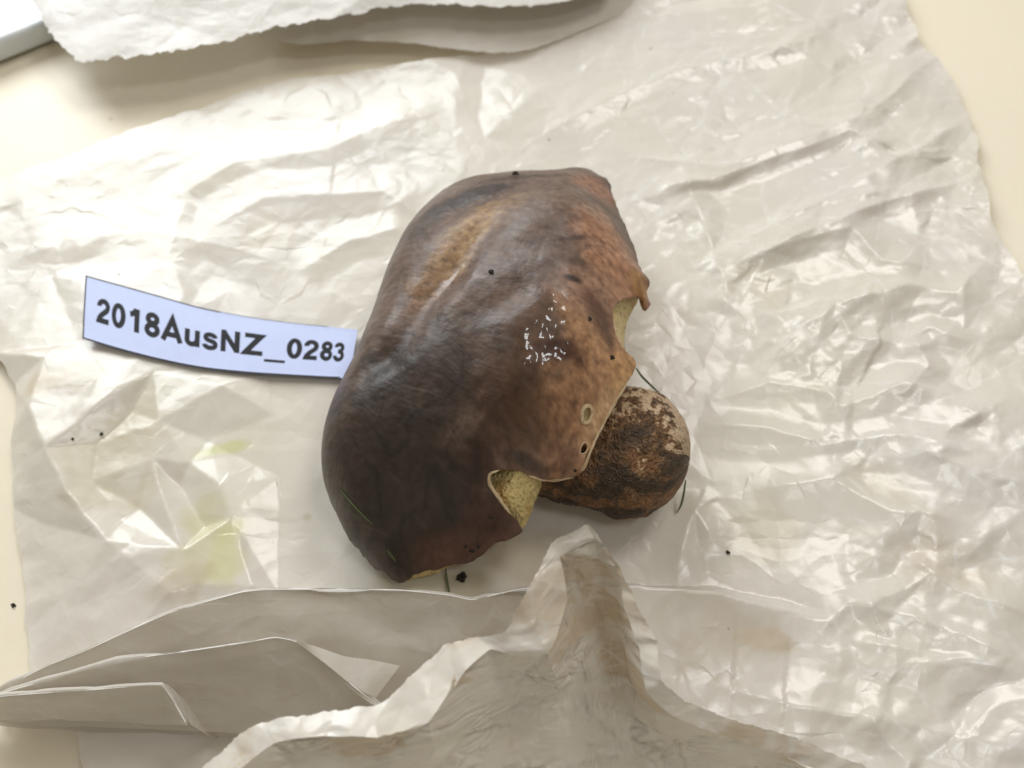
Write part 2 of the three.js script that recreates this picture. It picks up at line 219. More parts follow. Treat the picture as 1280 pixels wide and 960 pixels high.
const sheetMap = dataTex(1408, 1152, (u, v, o) => {
  const x = SB.x0 + u * SB.w, z = SB.z0 + v * SB.h, k = calm(x, z), right = sstep(-0.01, 0.04, x), m = sstep(-0.25, 0.25, fbm(x * 38, z * 38, 5, 3));
  const mott = fbm(x * 60, z * 60, 1, 3), warm = 0.5 + fbm(x * 22, z * 22, 13, 2);
  let r = 0.735 + 0.05 * mott, g = 0.688 + 0.05 * mott, b = 0.61 + 0.05 * mott - 0.06 * (warm - 0.5);
  const e1 = lerp(creaseL(x, z)[1], creaseA(x, z)[1], right > 0.5 ? 1 : 0), e2 = creaseB(x, z)[1], e3 = creaseC(x, z)[1];
  const wob = clamp(0.35 + 1.5 * fbm(x * 260, z * 260, 3, 3)) * (0.35 + 0.65 * right);
  const w = clamp(k * 1.3) * wob * 0.9 * Math.max(0.8 * (1 - sstep(0.0, 0.0006, e1)), 0.65 * m * (1 - sstep(0, 0.00045, e2)), 0.4 * m * right * (1 - sstep(0, 0.0003, e3)));
  for (const s of STAINS_AND_TINTS) {
    const dx = x - s.x, dz = z - s.z; if (Math.abs(dx) > 0.03 || Math.abs(dz) > 0.03) continue;
    const p = (dx * s.ca + dz * s.sa) / s.a, q = (-dx * s.sa + dz * s.ca) / s.b, d = Math.hypot(p, q) + 1.1 * fbm(x * 110, z * 110, 21, 3); const t = s.k * (1 - sstep(0.4, 1.1, d));
    r = lerp(r, s.c[0], t); g = lerp(g, s.c[1], t); b = lerp(b, s.c[2], t);
  }
  r = lerp(r, 0.88, w); g = lerp(g, 0.87, w); b = lerp(b, 0.85, w);
  const sp = hash(Math.floor(u * 1024), Math.floor(v * 832), 9) > 0.99994 ? 0.35 : 1;
  o[0] = r * sp; o[1] = g * sp; o[2] = b * sp;
}, true);
const waxed = (extra) => new THREE.MeshPhysicalMaterial({ roughness: 0.245, ior: 1.5, bumpMap: paperBump, bumpScale: 0.0005, transmission: 0.18, thickness: 0, side: THREE.DoubleSide, ...extra });
const M_sheet = waxed({ map: sheetMap, transmission: 0.12 });
const paper = thing('wax_paper_wrapper', 'crumpled translucent white wax paper wrapper spread open under the mushroom', 'wax paper');
{
  const { pts, idx } = gridMesh(paperPoly, 0.5 * mm); const pos = [], uv = [], uv1 = [];
  for (const [x, z] of pts) { pos.push(x, paperH(x, z), z); uv.push((x - SB.x0) / SB.w, (z - SB.z0) / SB.h); uv1.push(x / 0.06, z / 0.06); }
  const g = buffer(pos, idx, uv); g.setAttribute('uv1', new THREE.Float32BufferAttribute(uv1, 2));
  const b = paperBump.clone(); b.channel = 1; M_sheet.bumpMap = b; M_sheet.bumpScale = 0.0007;
  mesh('base_sheet', g, M_sheet, paper);
}
// lofted flaps: rows of photo points [x, y, height mm]; every row has the same number of points
function loft(rows, nu, nv, amp, seed, opt = {}) {
  const P = rows.map((r) => r.map(([x, y, h]) => at(x, y, h * mm)));
  if (opt.back) { P.unshift(P[0].map((p) => new THREE.Vector3(p.x, p.y - 0.25 * mm, p.z - 0.5 * mm))); P.unshift(P[0].map((p) => new THREE.Vector3(p.x, Math.min(p.y, 0.8 * mm), p.z + 1.5 * mm))); rows = P; }
  const R = P.map((r, i) => new THREE.CatmullRomCurve3(r, false, 'catmullrom', i > 1 && opt.soft ? opt.soft : opt.tension ?? 0.25));
  const pos = [], uv = [], idx = []; const f1 = facets(seed, opt.cell ?? 0.014, 0.4, 1.5), f2 = facets(seed + 50, (opt.cell ?? 0.014) * 0.4, -0.3, 1.4);
  const edge = opt.edge ?? 0; const N = new THREE.Vector3(), a = new THREE.Vector3(), b = new THREE.Vector3(), grid = [];
  for (let j = 0; j <= nv; j++) { const row = []; const v = j / nv * (rows.length - 1), k = Math.min(rows.length - 2, Math.floor(v)), t = v - k;
    for (let i = 0; i <= nu; i++) { const u = i / nu; const p = R[k].getPoint(u).lerp(R[k + 1].getPoint(u), opt.smooth ? t * t * (3 - 2 * t) : t); row.push(p); } grid.push(row); }
  let acc = 0; const us = [0]; for (let i = 1; i <= nu; i++) { acc += grid[0][i].distanceTo(grid[0][i - 1]); us.push(acc); }
  for (let j = 0; j <= nv; j++) for (let i = 0; i <= nu; i++) {
    const p = grid[j][i].clone(); a.subVectors(grid[j][Math.min(nu, i + 1)], grid[j][Math.max(0, i - 1)]); b.subVectors(grid[Math.min(nv, j + 1)][i], grid[Math.max(0, j - 1)][i]); N.crossVectors(b, a).normalize();
    const U = us[i], V = j / nv * (opt.len ?? 0.03); const fade = opt.fade ? Math.min(1, j / nv * opt.fade) : 1;
    const fx = p.x, fz = p.z - p.y; if (opt.veins) { const e1 = f1(fx, fz)[1], e2 = f2(fx, fz)[1], g = clamp(0.5 + 1.6 * noise(fx * 90, fz * 90, seed)); p.addScaledVector(N, -opt.veins * mm * g * ((1 - sstep(0, 0.0009, e1)) + 0.5 * (1 - sstep(0, 0.0005, e2)))); } p.addScaledVector(N, (f1(fx, fz)[0] + 0.4 * f2(fx, fz)[0]) * amp * mm * fade);
    if (edge && j === 0) { p.addScaledVector(b.normalize(), edge * mm * (fbm(U * 240, seed, 2, 4) + 0.35 * (hash(i, seed, 3) - 0.5))); }
    pos.push(p.x, p.y, p.z); uv.push(fx / 0.06, fz / 0.06);
  }
  for (let j = 0; j < nv; j++) for (let i = 0; i < nu; i++) { const q = j * (nu + 1) + i; idx.push(q, q + nu + 1, q + 1, q + 1, q + nu + 1, q + nu + 2); }
  const g = buffer(pos, idx, uv); g.setAttribute('uv1', g.attributes.uv.clone()); g.userData.first = grid[0]; return g;
}
function flapMap(seed, base, stains, line = [0.86, 0.85, 0.83]) {
  const f1 = facets(seed, 0.16, 0.4, 1.6), f2 = facets(seed + 9, 0.07, -0.5, 1.8);
  return dataTex(512, 512, (u, v, o) => { const m = fbm(u * 5, v * 5, seed, 4), U = u + 0.05 * fbm(u * 6, v * 6, seed + 1, 3), V = v + 0.05 * fbm(u * 6, v * 6, seed + 2, 3), w = Math.max(0.7 * (1 - sstep(0, 0.012, f1(U, V)[1])), 0.5 * (1 - sstep(0, 0.008, f2(U, V)[1]))) * clamp(0.5 + 1.6 * noise(u * 9, v * 9, seed)); const st = stains * sstep(0.12, 0.2, fbm(u * 2.2, v * 2.2, seed + 4, 4)); o[0] = lerp(lerp(base[0] * (1 + 0.08 * m), 0.55, st), line[0], w); o[1] = lerp(lerp(base[1] * (1 + 0.08 * m), 0.42, st), line[1], w); o[2] = lerp(lerp(base[2] * (1 + 0.08 * m), 0.27, st), line[2], w); }, true);
}
const M_edge = new THREE.MeshPhysicalMaterial({ color: new THREE.Color(0.84, 0.82, 0.78), roughness: 0.6 });
function tornEdge(pts, r, seed) { const c = new THREE.CatmullRomCurve3(pts.map(([x, y, h]) => at(x, y, h * mm)), false, 'catmullrom', 0.25), n = Math.round(c.getLength() / (0.5 * mm)); const g = new THREE.TubeGeometry(c, n, r * mm, 6, false), p = g.attributes.position, q = g.attributes.normal; for (let i = 0; i < p.count; i++) { const k = r * mm * (1.8 * fbm(p.getX(i) * 170, p.getZ(i) * 170, seed, 4) - 0.25); p.setXYZ(i, p.getX(i) + q.getX(i) * k, p.getY(i) + q.getY(i) * k, p.getZ(i) + q.getZ(i) * k); } g.computeVertexNormals(); mesh('torn_edge', g, M_edge, paper); }
const M_flap = waxed({ map: flapMap(5, [0.735, 0.688, 0.61], 0.12, [0.78, 0.75, 0.70]), transmission: 0.5, bumpScale: 0.0007, roughness: 0.55 });
const M_torn = waxed({ map: flapMap(7, [0.71, 0.68, 0.63], 0, [0.84, 0.83, 0.81]), transmission: 0.15, bumpScale: 0.0006, roughness: 0.35 });
const M_rim = waxed({ map: flapMap(12, [0.735, 0.688, 0.61], 0.5, [0.74, 0.72, 0.69]), transmission: 0.1, bumpScale: 0.001 });
const M_wall = waxed({ roughness: 0.4, map: flapMap(15, [0.735, 0.688, 0.61], 0.6, [0.78, 0.75, 0.70]), transmission: 0.2, bumpScale: 0.001 });
// torn flap curling over along the far side
mesh('torn_flap', loft([
  [[36, -8, 15.1], [62, 40, 14.5], [98, 76, 13.9], [150, 72, 13.9], [200, 67, 14.5], [260, 56, 14.5], [320, 40, 14.5], [380, 27, 14.5], [440, 18, 14.5], [500, 6, 13.9], [560, 7, 13.3], [640, 9, 12.8], [700, 4, 11.6], [760, -12, 10.4]],
  [[50, -60, 17.4], [100, -30, 18.0], [140, -10, 18.0], [190, -4, 18.0], [240, -12, 18.0], [300, -20, 18.0], [350, -30, 18.0], [410, -40, 18.0], [470, -45, 18.0], [530, -50, 17.4], [590, -50, 16.2], [660, -45, 15.1], [730, -45, 13.9], [790, -55, 11.6]],
  [[60, -200, 12.8], [120, -200, 12.8], [170, -200, 12.8], [220, -200, 12.8], [270, -200, 12.8], [320, -200, 12.8], [380, -200, 12.8], [440, -200, 12.8], [500, -200, 12.8], [560, -200, 12.2], [620, -200, 11.6], [680, -200, 11.6], [740, -200, 10.4], [800, -200, 8.1]],
], 220, 40, 0.5, 301, { edge: 2.4, cell: 0.02, len: 0.04 }), M_torn, paper);
mesh('inner_flap', loft([
  [[325, 46, 7.5], [380, 56, 7.0], [440, 50, 7.0], [500, 52, 6.4], [560, 60, 5.8], [620, 66, 5.2], [668, 60, 4.6], [720, 40, 4.1], [800, 10, 2.9]],
  [[325, -20, 11.0], [380, -20, 11.0], [440, -20, 11.0], [500, -20, 10.4], [560, -20, 9.9], [620, -20, 8.7], [668, -20, 7.5], [740, -20, 5.8], [820, -25, 3.5]],
  [[320, -150, 8.7], [380, -150, 8.7], [440, -150, 8.7], [500, -150, 8.7], [560, -150, 8.1], [620, -150, 7.5], [690, -150, 7.0], [760, -150, 5.2], [840, -140, 3.5]],
], 140, 24, 0.5, 341, { edge: 0.8, cell: 0.02 }), M_flap, paper);
// folds standing along the near side
mesh('front_fold', loft([
  [[-40, 885, 13], [0, 862, 14], [60, 832, 15], [110, 812, 16], [210, 767, 18], [300, 741, 19], [340, 737, 19], [420, 737, 19], [500, 738, 18], [560, 744, 17], [590, 750, 16], [625, 742, 16], [660, 735, 16], [735, 735, 15]],
  [[-40, 900, 2.6], [0, 905, 2.6], [60, 910, 2.6], [110, 915, 2.6], [210, 920, 2.6], [300, 920, 3.5], [340, 920, 3.5], [420, 920, 3.5], [500, 920, 3.5], [560, 920, 3.5], [590, 920, 2.6], [625, 920, 2.6], [660, 920, 2.6], [740, 920, 2.6]],
], 260, 50, 1.1, 401, { back: 1, cell: 0.016, len: 0.04 }), M_flap, paper);
mesh('front_fold', loft([
  [[-40, 880, 18], [0, 867, 18], [60, 850, 19], [150, 826, 20], [250, 812, 21], [320, 801, 22], [345, 797, 22], [372, 803, 22], [410, 832, 21], [456, 869, 20], [500, 900, 19]],
  [[-40, 902, 6.0], [0, 901, 6.0], [60, 905, 6.0], [150, 910, 7.0], [250, 914, 7.0], [320, 916, 8.0], [345, 918, 8.0], [372, 920, 8.0], [410, 925, 8.0], [456, 930, 8.0], [500, 935, 8.0]],
], 200, 40, 0.9, 431, { back: 1, cell: 0.015 }), M_flap, paper);
mesh('front_fold', loft([
  [[-40, 884, 23], [0, 871, 23], [60, 866, 23], [120, 862, 24], [180, 857, 24], [202, 857, 24], [214, 872, 23], [232, 903, 22]],
  [[-40, 899, 13.0], [0, 897, 13.0], [60, 900, 13.0], [120, 902, 14.0], [180, 906, 14.0], [202, 908, 14.0], [216, 909, 14.0], [233, 911, 14.0]],
], 140, 20, 0.8, 461, { back: 1, cell: 0.014 }), M_flap, paper);
mesh('folded_corner', loft([
  [[370, 800, 23], [400, 810, 22], [430, 820, 21], [465, 825, 20], [500, 832, 18]],
  [[372, 803, 22], [405, 828, 22], [430, 848, 21], [456, 866, 20], [470, 872, 19]],
], 60, 14, 0.2, 481, {}), M_flap, paper);
tornEdge([[-40, 885, 13.1], [0, 862, 14.1], [60, 832, 15.1], [110, 812, 16.1], [210, 767, 18.1], [300, 741, 19.1], [340, 737, 19.1], [420, 737, 19.1], [500, 738, 18.1], [560, 744, 17.1], [590, 750, 16.1], [625, 742, 16.1], [660, 735, 16.1], [735, 735, 15]], 0.14, 1);
tornEdge([[-40, 880, 18.1], [0, 867, 18.1], [60, 850, 19.1], [150, 826, 20.1], [250, 812, 21.1], [320, 801, 22.1], [345, 797, 22.1], [372, 803, 22.1], [410, 832, 21.1], [456, 869, 20.1], [500, 900, 19.1]], 0.13, 2);
tornEdge([[-40, 884, 23.1], [0, 871, 23.1], [60, 866, 23.1], [120, 862, 24.1], [180, 857, 24.1], [202, 857, 24.1], [214, 872, 23.1], [232, 903, 22.1]], 0.11, 3);
// crumpled torn rim standing nearest to the camera
mesh('crumpled_rim', loft([
  [[225, 985, 42], [285, 930, 43], [320, 905, 44], [400, 893, 44.5], [480, 880, 44.5], [520, 838, 45], [560, 805, 45], [598, 797, 46], [632, 790, 48], [650, 752, 50], [670, 715, 50], [690, 680, 51], [714, 668, 52], [735, 659, 52], [762, 690, 50], [792, 750, 48], [820, 800, 46], [828, 850, 44], [862, 880, 40], [910, 897, 36], [1000, 925, 29], [1095, 965, 22]],
  [[250, 1000, 43], [305, 955, 44], [345, 928, 45], [405, 921, 46], [470, 922, 46], [535, 903, 46], [572, 850, 46], [612, 812, 46], [640, 819, 46], [685, 817, 46], [708, 752, 47], [699, 697, 49], [722, 684, 50], [745, 676, 50], [768, 712, 48], [783, 765, 46], [800, 812, 44], [808, 865, 42], [842, 895, 39], [890, 915, 35], [980, 945, 28], [1075, 985, 22]],
], 400, 30, 0.6, 501, { edge: 0.9, cell: 0.006, len: 0.012, tension: 0.2 }), M_rim, paper);
mesh('crumpled_wall', loft([
  [[250, 1000, 43], [305, 955, 44], [345, 928, 45], [405, 921, 46], [470, 922, 46], [535, 903, 46], [572, 850, 46], [612, 812, 46], [640, 819, 46], [685, 817, 46], [708, 752, 47], [699, 697, 49], [722, 684, 50], [745, 676, 50], [768, 712, 48], [783, 765, 46], [800, 812, 44], [808, 865, 42], [842, 895, 39], [890, 915, 35], [980, 945, 28], [1075, 985, 22]],
  [[260, 1040, 37.0], [320, 1000, 38.0], [370, 970, 39.0], [430, 960, 39.0], [490, 955, 39.0], [545, 940, 39.0], [590, 890, 38.0], [630, 860, 37.0], [655, 850, 37.0], [695, 850, 37.0], [722, 810, 37.0], [722, 770, 37.0], [735, 765, 36.0], [752, 760, 36.0], [768, 785, 35.0], [780, 825, 34.0], [792, 860, 33.0], [815, 895, 31.0], [850, 915, 29.0], [895, 935, 26.0], [985, 960, 20.0], [1075, 1005, 15.0]],
  [[260, 1060, 29.0], [320, 1030, 29.0], [375, 1000, 29.0], [435, 990, 29.0], [495, 985, 29.0], [550, 970, 29.0], [600, 930, 29.0], [638, 890, 29.0], [662, 878, 29.0], [700, 872, 29.0], [728, 842, 31.0], [735, 815, 33.0], [745, 800, 33.0], [760, 795, 32.0], [776, 812, 30.0], [785, 850, 28.0], [800, 885, 26.0], [822, 915, 24.0], [855, 935, 22.0], [900, 950, 19.0], [988, 975, 13.0], [1076, 1020, 8.0]],
  [[260, 1120, 10.2], [320, 1100, 10.2], [380, 1080, 10.2], [440, 1070, 10.2], [500, 1060, 10.2], [560, 1050, 10.2], [610, 1040, 10.2], [650, 1030, 10.2], [672, 1030, 10.2], [705, 1030, 10.2], [735, 1030, 10.2], [750, 1030, 10.2], [765, 1030, 10.2], [780, 1030, 10.2], [800, 1030, 9.9], [820, 1030, 9.6], [840, 1030, 9.3], [860, 1030, 9.0], [890, 1030, 8.4], [930, 1030, 7.8], [1000, 1050, 6.0], [1080, 1080, 4.2]],
], 460, 150, 1.0, 531, { veins: 0.7, cell: 0.0105, len: 0.05, tension: 0.08, soft: 0.5 }), M_wall, paper);

// ---------------------------------------------------------------- mushroom
// cap outline: [x, y, height mm, roundness of the side (1 = bulging far side, 0 = thin margin), in a bite?]
const CAP = [
  [503, 728, 5, 0.3], [522, 717, 6, 0], [545, 712, 7, 0], [562, 707, 8, 0], [585, 703, 9.5, 0], [601, 694, 11, 0], [614, 683, 13, 0], [640, 672, 15.5, 0], [653, 663, 17, 0],
  [649, 654, 0, 0, 1], [636, 640, 0, 0, 1], [622, 621, 0, 0, 1], [612, 605, 0, 0, 1], [612, 591, 0, 0, 1], [628, 586, 0, 0, 1], [655, 590, 0, 0, 1],
  [682, 597, 20, 0], [702, 596, 21.5, 0], [720, 594, 22.5, 0], [729, 584, 25, 0], [740, 556, 27, 0], [756, 524, 28.5, 0], [771, 498, 29.5, 0], [786, 474, 30, 0], [793, 457, 30, 0], [793, 447, 30, 0],
  [784, 441, 0, 0, 1], [775, 429, 0, 0, 1], [768, 410, 0, 0, 1], [766, 391, 0, 0, 1], [772, 378, 0, 0, 1], [788, 371, 0, 0, 1],
  [800, 374, 28, 0], [804, 387, 27.5, 0], [811, 384, 27.5, 0], [809, 364, 27.5, 0], [812, 351, 27.5, 0], [800, 335, 27, 0], [795, 315, 26.5, 0], [785, 290, 26, 0], [776, 270, 25, 0], [768, 250, 24, 0], [764, 238, 22, 0], [759, 224, 21, 0], [748, 219, 20, 0.0], [735, 212, 18, 0.1], [715, 214, 16, 0.4],
  [690, 222, 15, 0.7], [650, 228, 14, 1], [610, 233, 14, 1], [580, 240, 14, 1], [557, 251, 14, 1], [537, 267, 14.5, 1], [520, 287, 15, 1], [506, 309, 16, 1], [494, 334, 17, 1], [484, 356, 17, 1], [474, 386, 17, 1], [466, 411, 17, 1], [456, 436, 17, 1], [444, 466, 17, 1], [431, 491, 17, 1], [419, 516, 16, 1], [409, 546, 16, 1], [405, 576, 15, 1], [407, 606, 14, 1], [415, 631, 13, 1], [427, 656, 11, 1], [442, 681, 9, 1], [462, 704, 7, 0.9], [486, 722, 5.5, 0.6],
];
const hullPts = CAP.filter((c) => !c[4]).map((c) => at(c[0], c[1], c[2] * mm));
const hullW = CAP.filter((c) => !c[4]).map((c) => c[3]);
const hull = resample(hullPts, 0.7 * mm, true).map((p) => { const q = nearest(hullPts, p.x, p.z); return { x: p.x, y: p.y, z: p.z, w: lerp(hullW[q.i], hullW[(q.i + 1) % hullW.length], q.t) }; });
function domeField(poly, x, z) {                            // smooth distance to the outline; height and roundness carried inwards
  let s = 0, sh = 0, sw = 0, d = 1e9; for (let i = 0; i < poly.length; i++) { const p = poly[i]; const dx = p.x - x, dz = p.z - z; const r2 = dx * dx + dz * dz + 1e-8; const k = 1 / (r2 * Math.sqrt(r2)); s += k; sh += k * p.y; sw += k * (p.w ?? 0); if (r2 < d) d = r2; }
  const ds = 0.7 * mm; const psi = Math.sqrt(2 / (s * ds));
  return [psi, sh / s, sw / s, Math.sqrt(d)];
}
function capH(x, z) {
  let [psi, hb, w, d] = domeField(hull, x, z);
  if (d < 1.6 * mm) { const q = nearest(hull, x, z); const inn = inside(hull, x, z); psi = lerp(inn ? q.d : 0, psi, sstep(0.3, 1.6, d / mm)); }
  const t = clamp(psi / (21 * mm)); const round = Math.sqrt(1 - (1 - t) ** 2), soft = Math.sin(t * Math.PI / 2);
  let y = hb + 25 * mm * lerp(0.86 * soft, round, w) * lerp(1, 0.62, sstep(-0.018, -0.052, z));
  const dent = (cx, cz, a, b, rot, dep) => { const dx = x - cx, dz = z - cz, c = Math.cos(rot), s = Math.sin(rot), p = (dx * c + dz * s) / a, q = (-dx * s + dz * c) / b; y -= dep * Math.exp(-(p * p + q * q)); };
  for (const e of DENTS) dent(...e);
  y += sstep(0, 6 * mm, psi) * (1.7 * mm * fbm(x * 44, z * 44, 3, 3) + 0.42 * mm * fbm(x * 190, z * 130, 6, 3));
  return y;
}
const DENTS = [];
const onCap = (px, py) => { const d = ray(px, py); let lo = 0, hi = 0; for (let y = 0.062; y > 0; y -= 0.0008) { const p = at(px, py, y); if (capH(p.x, p.z) >= y && domeField(hull, p.x, p.z)[0] > 0) { lo = y; break; } } let a = lo, b = lo + 0.0008; for (let i = 0; i < 10; i++) { const m = (a + b) / 2, p = at(px, py, m); if (capH(p.x, p.z) >= m) a = m; else b = m; } return at(px, py, a); };
for (const [px, py, a, b, r, dep] of [[630, 372, 14, 4, -0.35, 0.8], [560, 520, 4, 16, 0.35, 1.1], [705, 290, 13, 4, -0.25, 1.2], [480, 600, 4, 14, 0.1, 0.9], [740, 520, 4, 9, 0.5, 1.0], [575, 320, 16, 4, -0.95, 2.2], [520, 400, 13, 4, -0.9, 1.3], [600, 250, 15, 4, -0.35, 1.3], [650, 590, 8, 6, 0, 1.5], [590, 625, 8, 5, 0.9, 1.0], [760, 410, 5, 9, 0, 1.5], [480, 450, 7, 3, -0.5, 1.2]]) { const p = onCap(px, py); DENTS.push([p.x, p.z, a * mm, b * mm, r, dep * mm]); }
const capPoly = resample(CAP.map((c) => c[4] ? onCap(c[0], c[1]) : at(c[0], c[1], c[2] * mm)), 0.55 * mm, true).map((p) => new THREE.Vector3(p.x + 0.0008 * fbm(p.x * 420, p.z * 420, 1, 4), p.y, p.z + 0.0008 * fbm(p.x * 420, p.z * 420, 9, 4)));
const holeRing = (px, py, a, b, rot, lobes) => { const c = onCap(px, py), r = []; for (let i = 0; i < 28; i++) { const t = i / 28 * Math.PI * 2; const k = 1 + lobes * noise(Math.cos(t) * 0.9 + px * 0.37, Math.sin(t) * 0.9 + 0.4, py * 0.23); const x = Math.cos(t) * a * k * mm, z = Math.sin(t) * b * k * mm; r.push(new THREE.Vector3(c.x + x * Math.cos(rot) - z * Math.sin(rot), 0, c.z + x * Math.sin(rot) + z * Math.cos(rot))); } return r; };
const HOLES = [holeRing(733, 518, 0.95, 1.6, 0.45, 0.08), holeRing(730, 560, 0.6, 1.15, 0.5, 0.12)];
const CB = { x0: -0.06, z0: -0.075, w: 0.12, h: 0.15 };
const blobs = (list) => list.map(([px, py, a, b, r, c, k, n]) => { const p = onCap(px, py); return { x: p.x, z: p.z, a: a * mm, b: b * mm, ca: Math.cos(r), sa: Math.sin(r), c, k, n: n ?? 0.5 }; });
const BLOBS = blobs([
  // dark left and lower parts
  [470, 560, 22, 26, 0.2, [0.052, 0.036, 0.028], 0.9, 0.6], [540, 450, 16, 11, -0.4, [0.05, 0.033, 0.025], 0.85, 0.6], [520, 620, 17, 20, 0.3, [0.042, 0.028, 0.022], 0.8, 0.6], [490, 470, 9, 5, -0.6, [0.032, 0.022, 0.018], 0.7],
  // reddish, paler side towards the margin
  [745, 480, 12, 22, 0.35, [0.44, 0.235, 0.12], 0.85, 1.1], [700, 540, 10, 12, 0.4, [0.32, 0.165, 0.085], 0.8, 1.1], [770, 330, 10, 17, -0.3, [0.40, 0.20, 0.115], 0.9, 0.7], [745, 235, 7, 8, 0, [0.28, 0.12, 0.065], 0.7], [690, 578, 9, 5, 0, [0.38, 0.21, 0.13], 0.85, 0.8], [778, 468, 4, 7, 0.2, [0.52, 0.29, 0.13], 0.8], [755, 520, 3, 9, 0.55, [0.5, 0.32, 0.17], 0.7], [800, 355, 3.5, 4, 0, [0.34, 0.18, 0.06], 0.7],
  [735, 365, 9, 7, 0, [0.32, 0.18, 0.12], 0.7, 0.9], [620, 660, 7, 6, 0, [0.15, 0.07, 0.05], 0.7], [560, 695, 9, 4, -0.1, [0.17, 0.08, 0.055], 0.65],
  // ochre scuff
  [597, 283, 13, 5.4, -0.75, [0.28, 0.165, 0.068], 0.85, 1.0], [557, 328, 11, 5, -0.95, [0.26, 0.15, 0.07], 0.8, 1.1], [530, 370, 7, 3, -0.9, [0.2, 0.105, 0.05], 0.6, 0.8],
  // dark band along the far end
  [590, 243, 14, 3.6, -0.4, [0.036, 0.024, 0.022], 0.9, 0.5], [650, 222, 13, 2.6, -0.1, [0.06, 0.035, 0.026], 0.8], [530, 280, 5, 8, 0.6, [0.055, 0.038, 0.032], 0.75], [700, 300, 11, 3, -0.15, [0.10, 0.06, 0.045], 0.55, 0.8], [690, 245, 12, 4, 0.2, [0.17, 0.115, 0.085], 0.6, 0.6],
  // dark spots and slug marks
  [716, 348, 2.6, 1.0, 0.1, [0.035, 0.02, 0.018], 0.9, 0.35], [720, 297, 2.6, 0.9, -0.3, [0.05, 0.028, 0.022], 0.75, 0.4], [695, 300, 4, 0.7, -0.2, [0.06, 0.035, 0.026], 0.6], [700, 438, 6, 3, 0, [0.045, 0.016, 0.018], 0.8, 0.7], [748, 392, 3.4, 6, -0.5, [0.10, 0.042, 0.025], 0.75, 0.4], [758, 420, 2, 4, -0.5, [0.09, 0.04, 0.025], 0.6], [658, 578, 6, 1.6, 0.05, [0.03, 0.014, 0.012], 0.85, 0.5], [595, 590, 4.5, 6, 0.3, [0.05, 0.022, 0.016], 0.8, 0.4], [610, 640, 5, 6, 0.8, [0.055, 0.025, 0.018], 0.7, 0.5], [650, 540, 12, 8, 0.2, [0.075, 0.032, 0.018], 0.65, 0.9], [640, 480, 8, 8, 0, [0.08, 0.038, 0.02], 0.5, 0.9], [660, 330, 12, 5, -0.4, [0.11, 0.07, 0.055], 0.5, 0.8],
]);
const WET = blobs([[698, 415, 9, 11, -0.3, null, 1], [664, 462, 6, 7, 0, null, 1], [652, 500, 5, 6, 0, null, 0.8], [742, 405, 3, 4, 0, null, 0.8], [660, 578, 7, 2.5, 0, null, 1], [570, 350, 5, 4, 0, null, 0.5]]);
function blobT(s, x, z, amp) { const dx = x - s.x, dz = z - s.z, m = Math.max(s.a, s.b) * 1.7; if (Math.abs(dx) > m || Math.abs(dz) > m) return 0; const p = (dx * s.ca + dz * s.sa) / s.a, q = (-dx * s.sa + dz * s.ca) / s.b; return 1 - sstep(0.35, 1.15, Math.hypot(p, q) + amp); }
// fibres run from the crown out to the margin
function fibre(x, z, f, s) { const wx = x + 0.004 * noise(x * 60, z * 60, s), wz = z + 0.004 * noise(x * 60, z * 60, s + 5); const a = 0.5; const u = wx * Math.cos(a) + wz * Math.sin(a), v = -wx * Math.sin(a) + wz * Math.cos(a); return noise(v * f, u * f * 0.12, s); }
const capMap = dataTex(1024, 1280, (u, v, o) => {
  const x = CB.x0 + u * CB.w, z = CB.z0 + v * CB.h;
  const n1 = fbm(x * 130, z * 130, 2, 4), n2 = fbm(x * 480, z * 480, 8, 3); let r = 0.125, g = 0.077, b = 0.055;
  for (const s of BLOBS) { const t = s.k * blobT(s, x, z, s.n * n1 + 0.35 * s.n * n2); if (t > 0) { r = lerp(r, s.c[0], t); g = lerp(g, s.c[1], t); b = lerp(b, s.c[2], t); } }
  const light = clamp((r - 0.04) / 0.2); r *= lerp(0.86, 1.08, light); g *= lerp(0.84, 1.1, light); b *= lerp(0.82, 1.12, light);
  const vein = Math.max(0, 1 - Math.abs(fbm(x * 95, z * 70, 41, 3)) * 14) * (1 - light); r *= 1 - 0.35 * vein; g *= 1 - 0.35 * vein; b *= 1 - 0.35 * vein;
  const fb = fibre(x, z, 1500, 3) + 0.6 * fibre(x, z, 3600, 4), mo = fbm(x * 620, z * 620, 12, 3);
  const f = 1 + 0.13 * fb + 0.34 * n1 + 0.3 * n2 + lerp(0.25, 0.95, light) * mo;
  const pale = 0.10 * Math.max(0, fibre(x, z, 900, 9) * (0.6 + n1) - 0.2) * (1 - 0.6 * light);
  o[0] = Math.max(0.012, r * f) + pale; o[1] = Math.max(0.008, g * f * (1 + 0.12 * mo)) + pale * 0.86; o[2] = Math.max(0.006, b * f * (1 + 0.15 * mo)) + pale * 0.76;
}, true);
const capBump = floatTex(1024, 1280, (u, v, o) => {
  const x = CB.x0 + u * CB.w, z = CB.z0 + v * CB.h; let w = 0; const n1 = fbm(x * 150, z * 150, 2, 3); for (const s of WET) w = Math.max(w, s.k * blobT(s, x, z, 0.5 * n1));
  const fine = 0.014 * fibre(x, z, 1900, 3) + 0.10 * fbm(x * 620, z * 620, 12, 3);
  o[0] = o[1] = o[2] = (0.45 + fine * (1 - 0.8 * w) + w * (0.38 * fbm(x * 330, z * 260, 30, 2)));
});
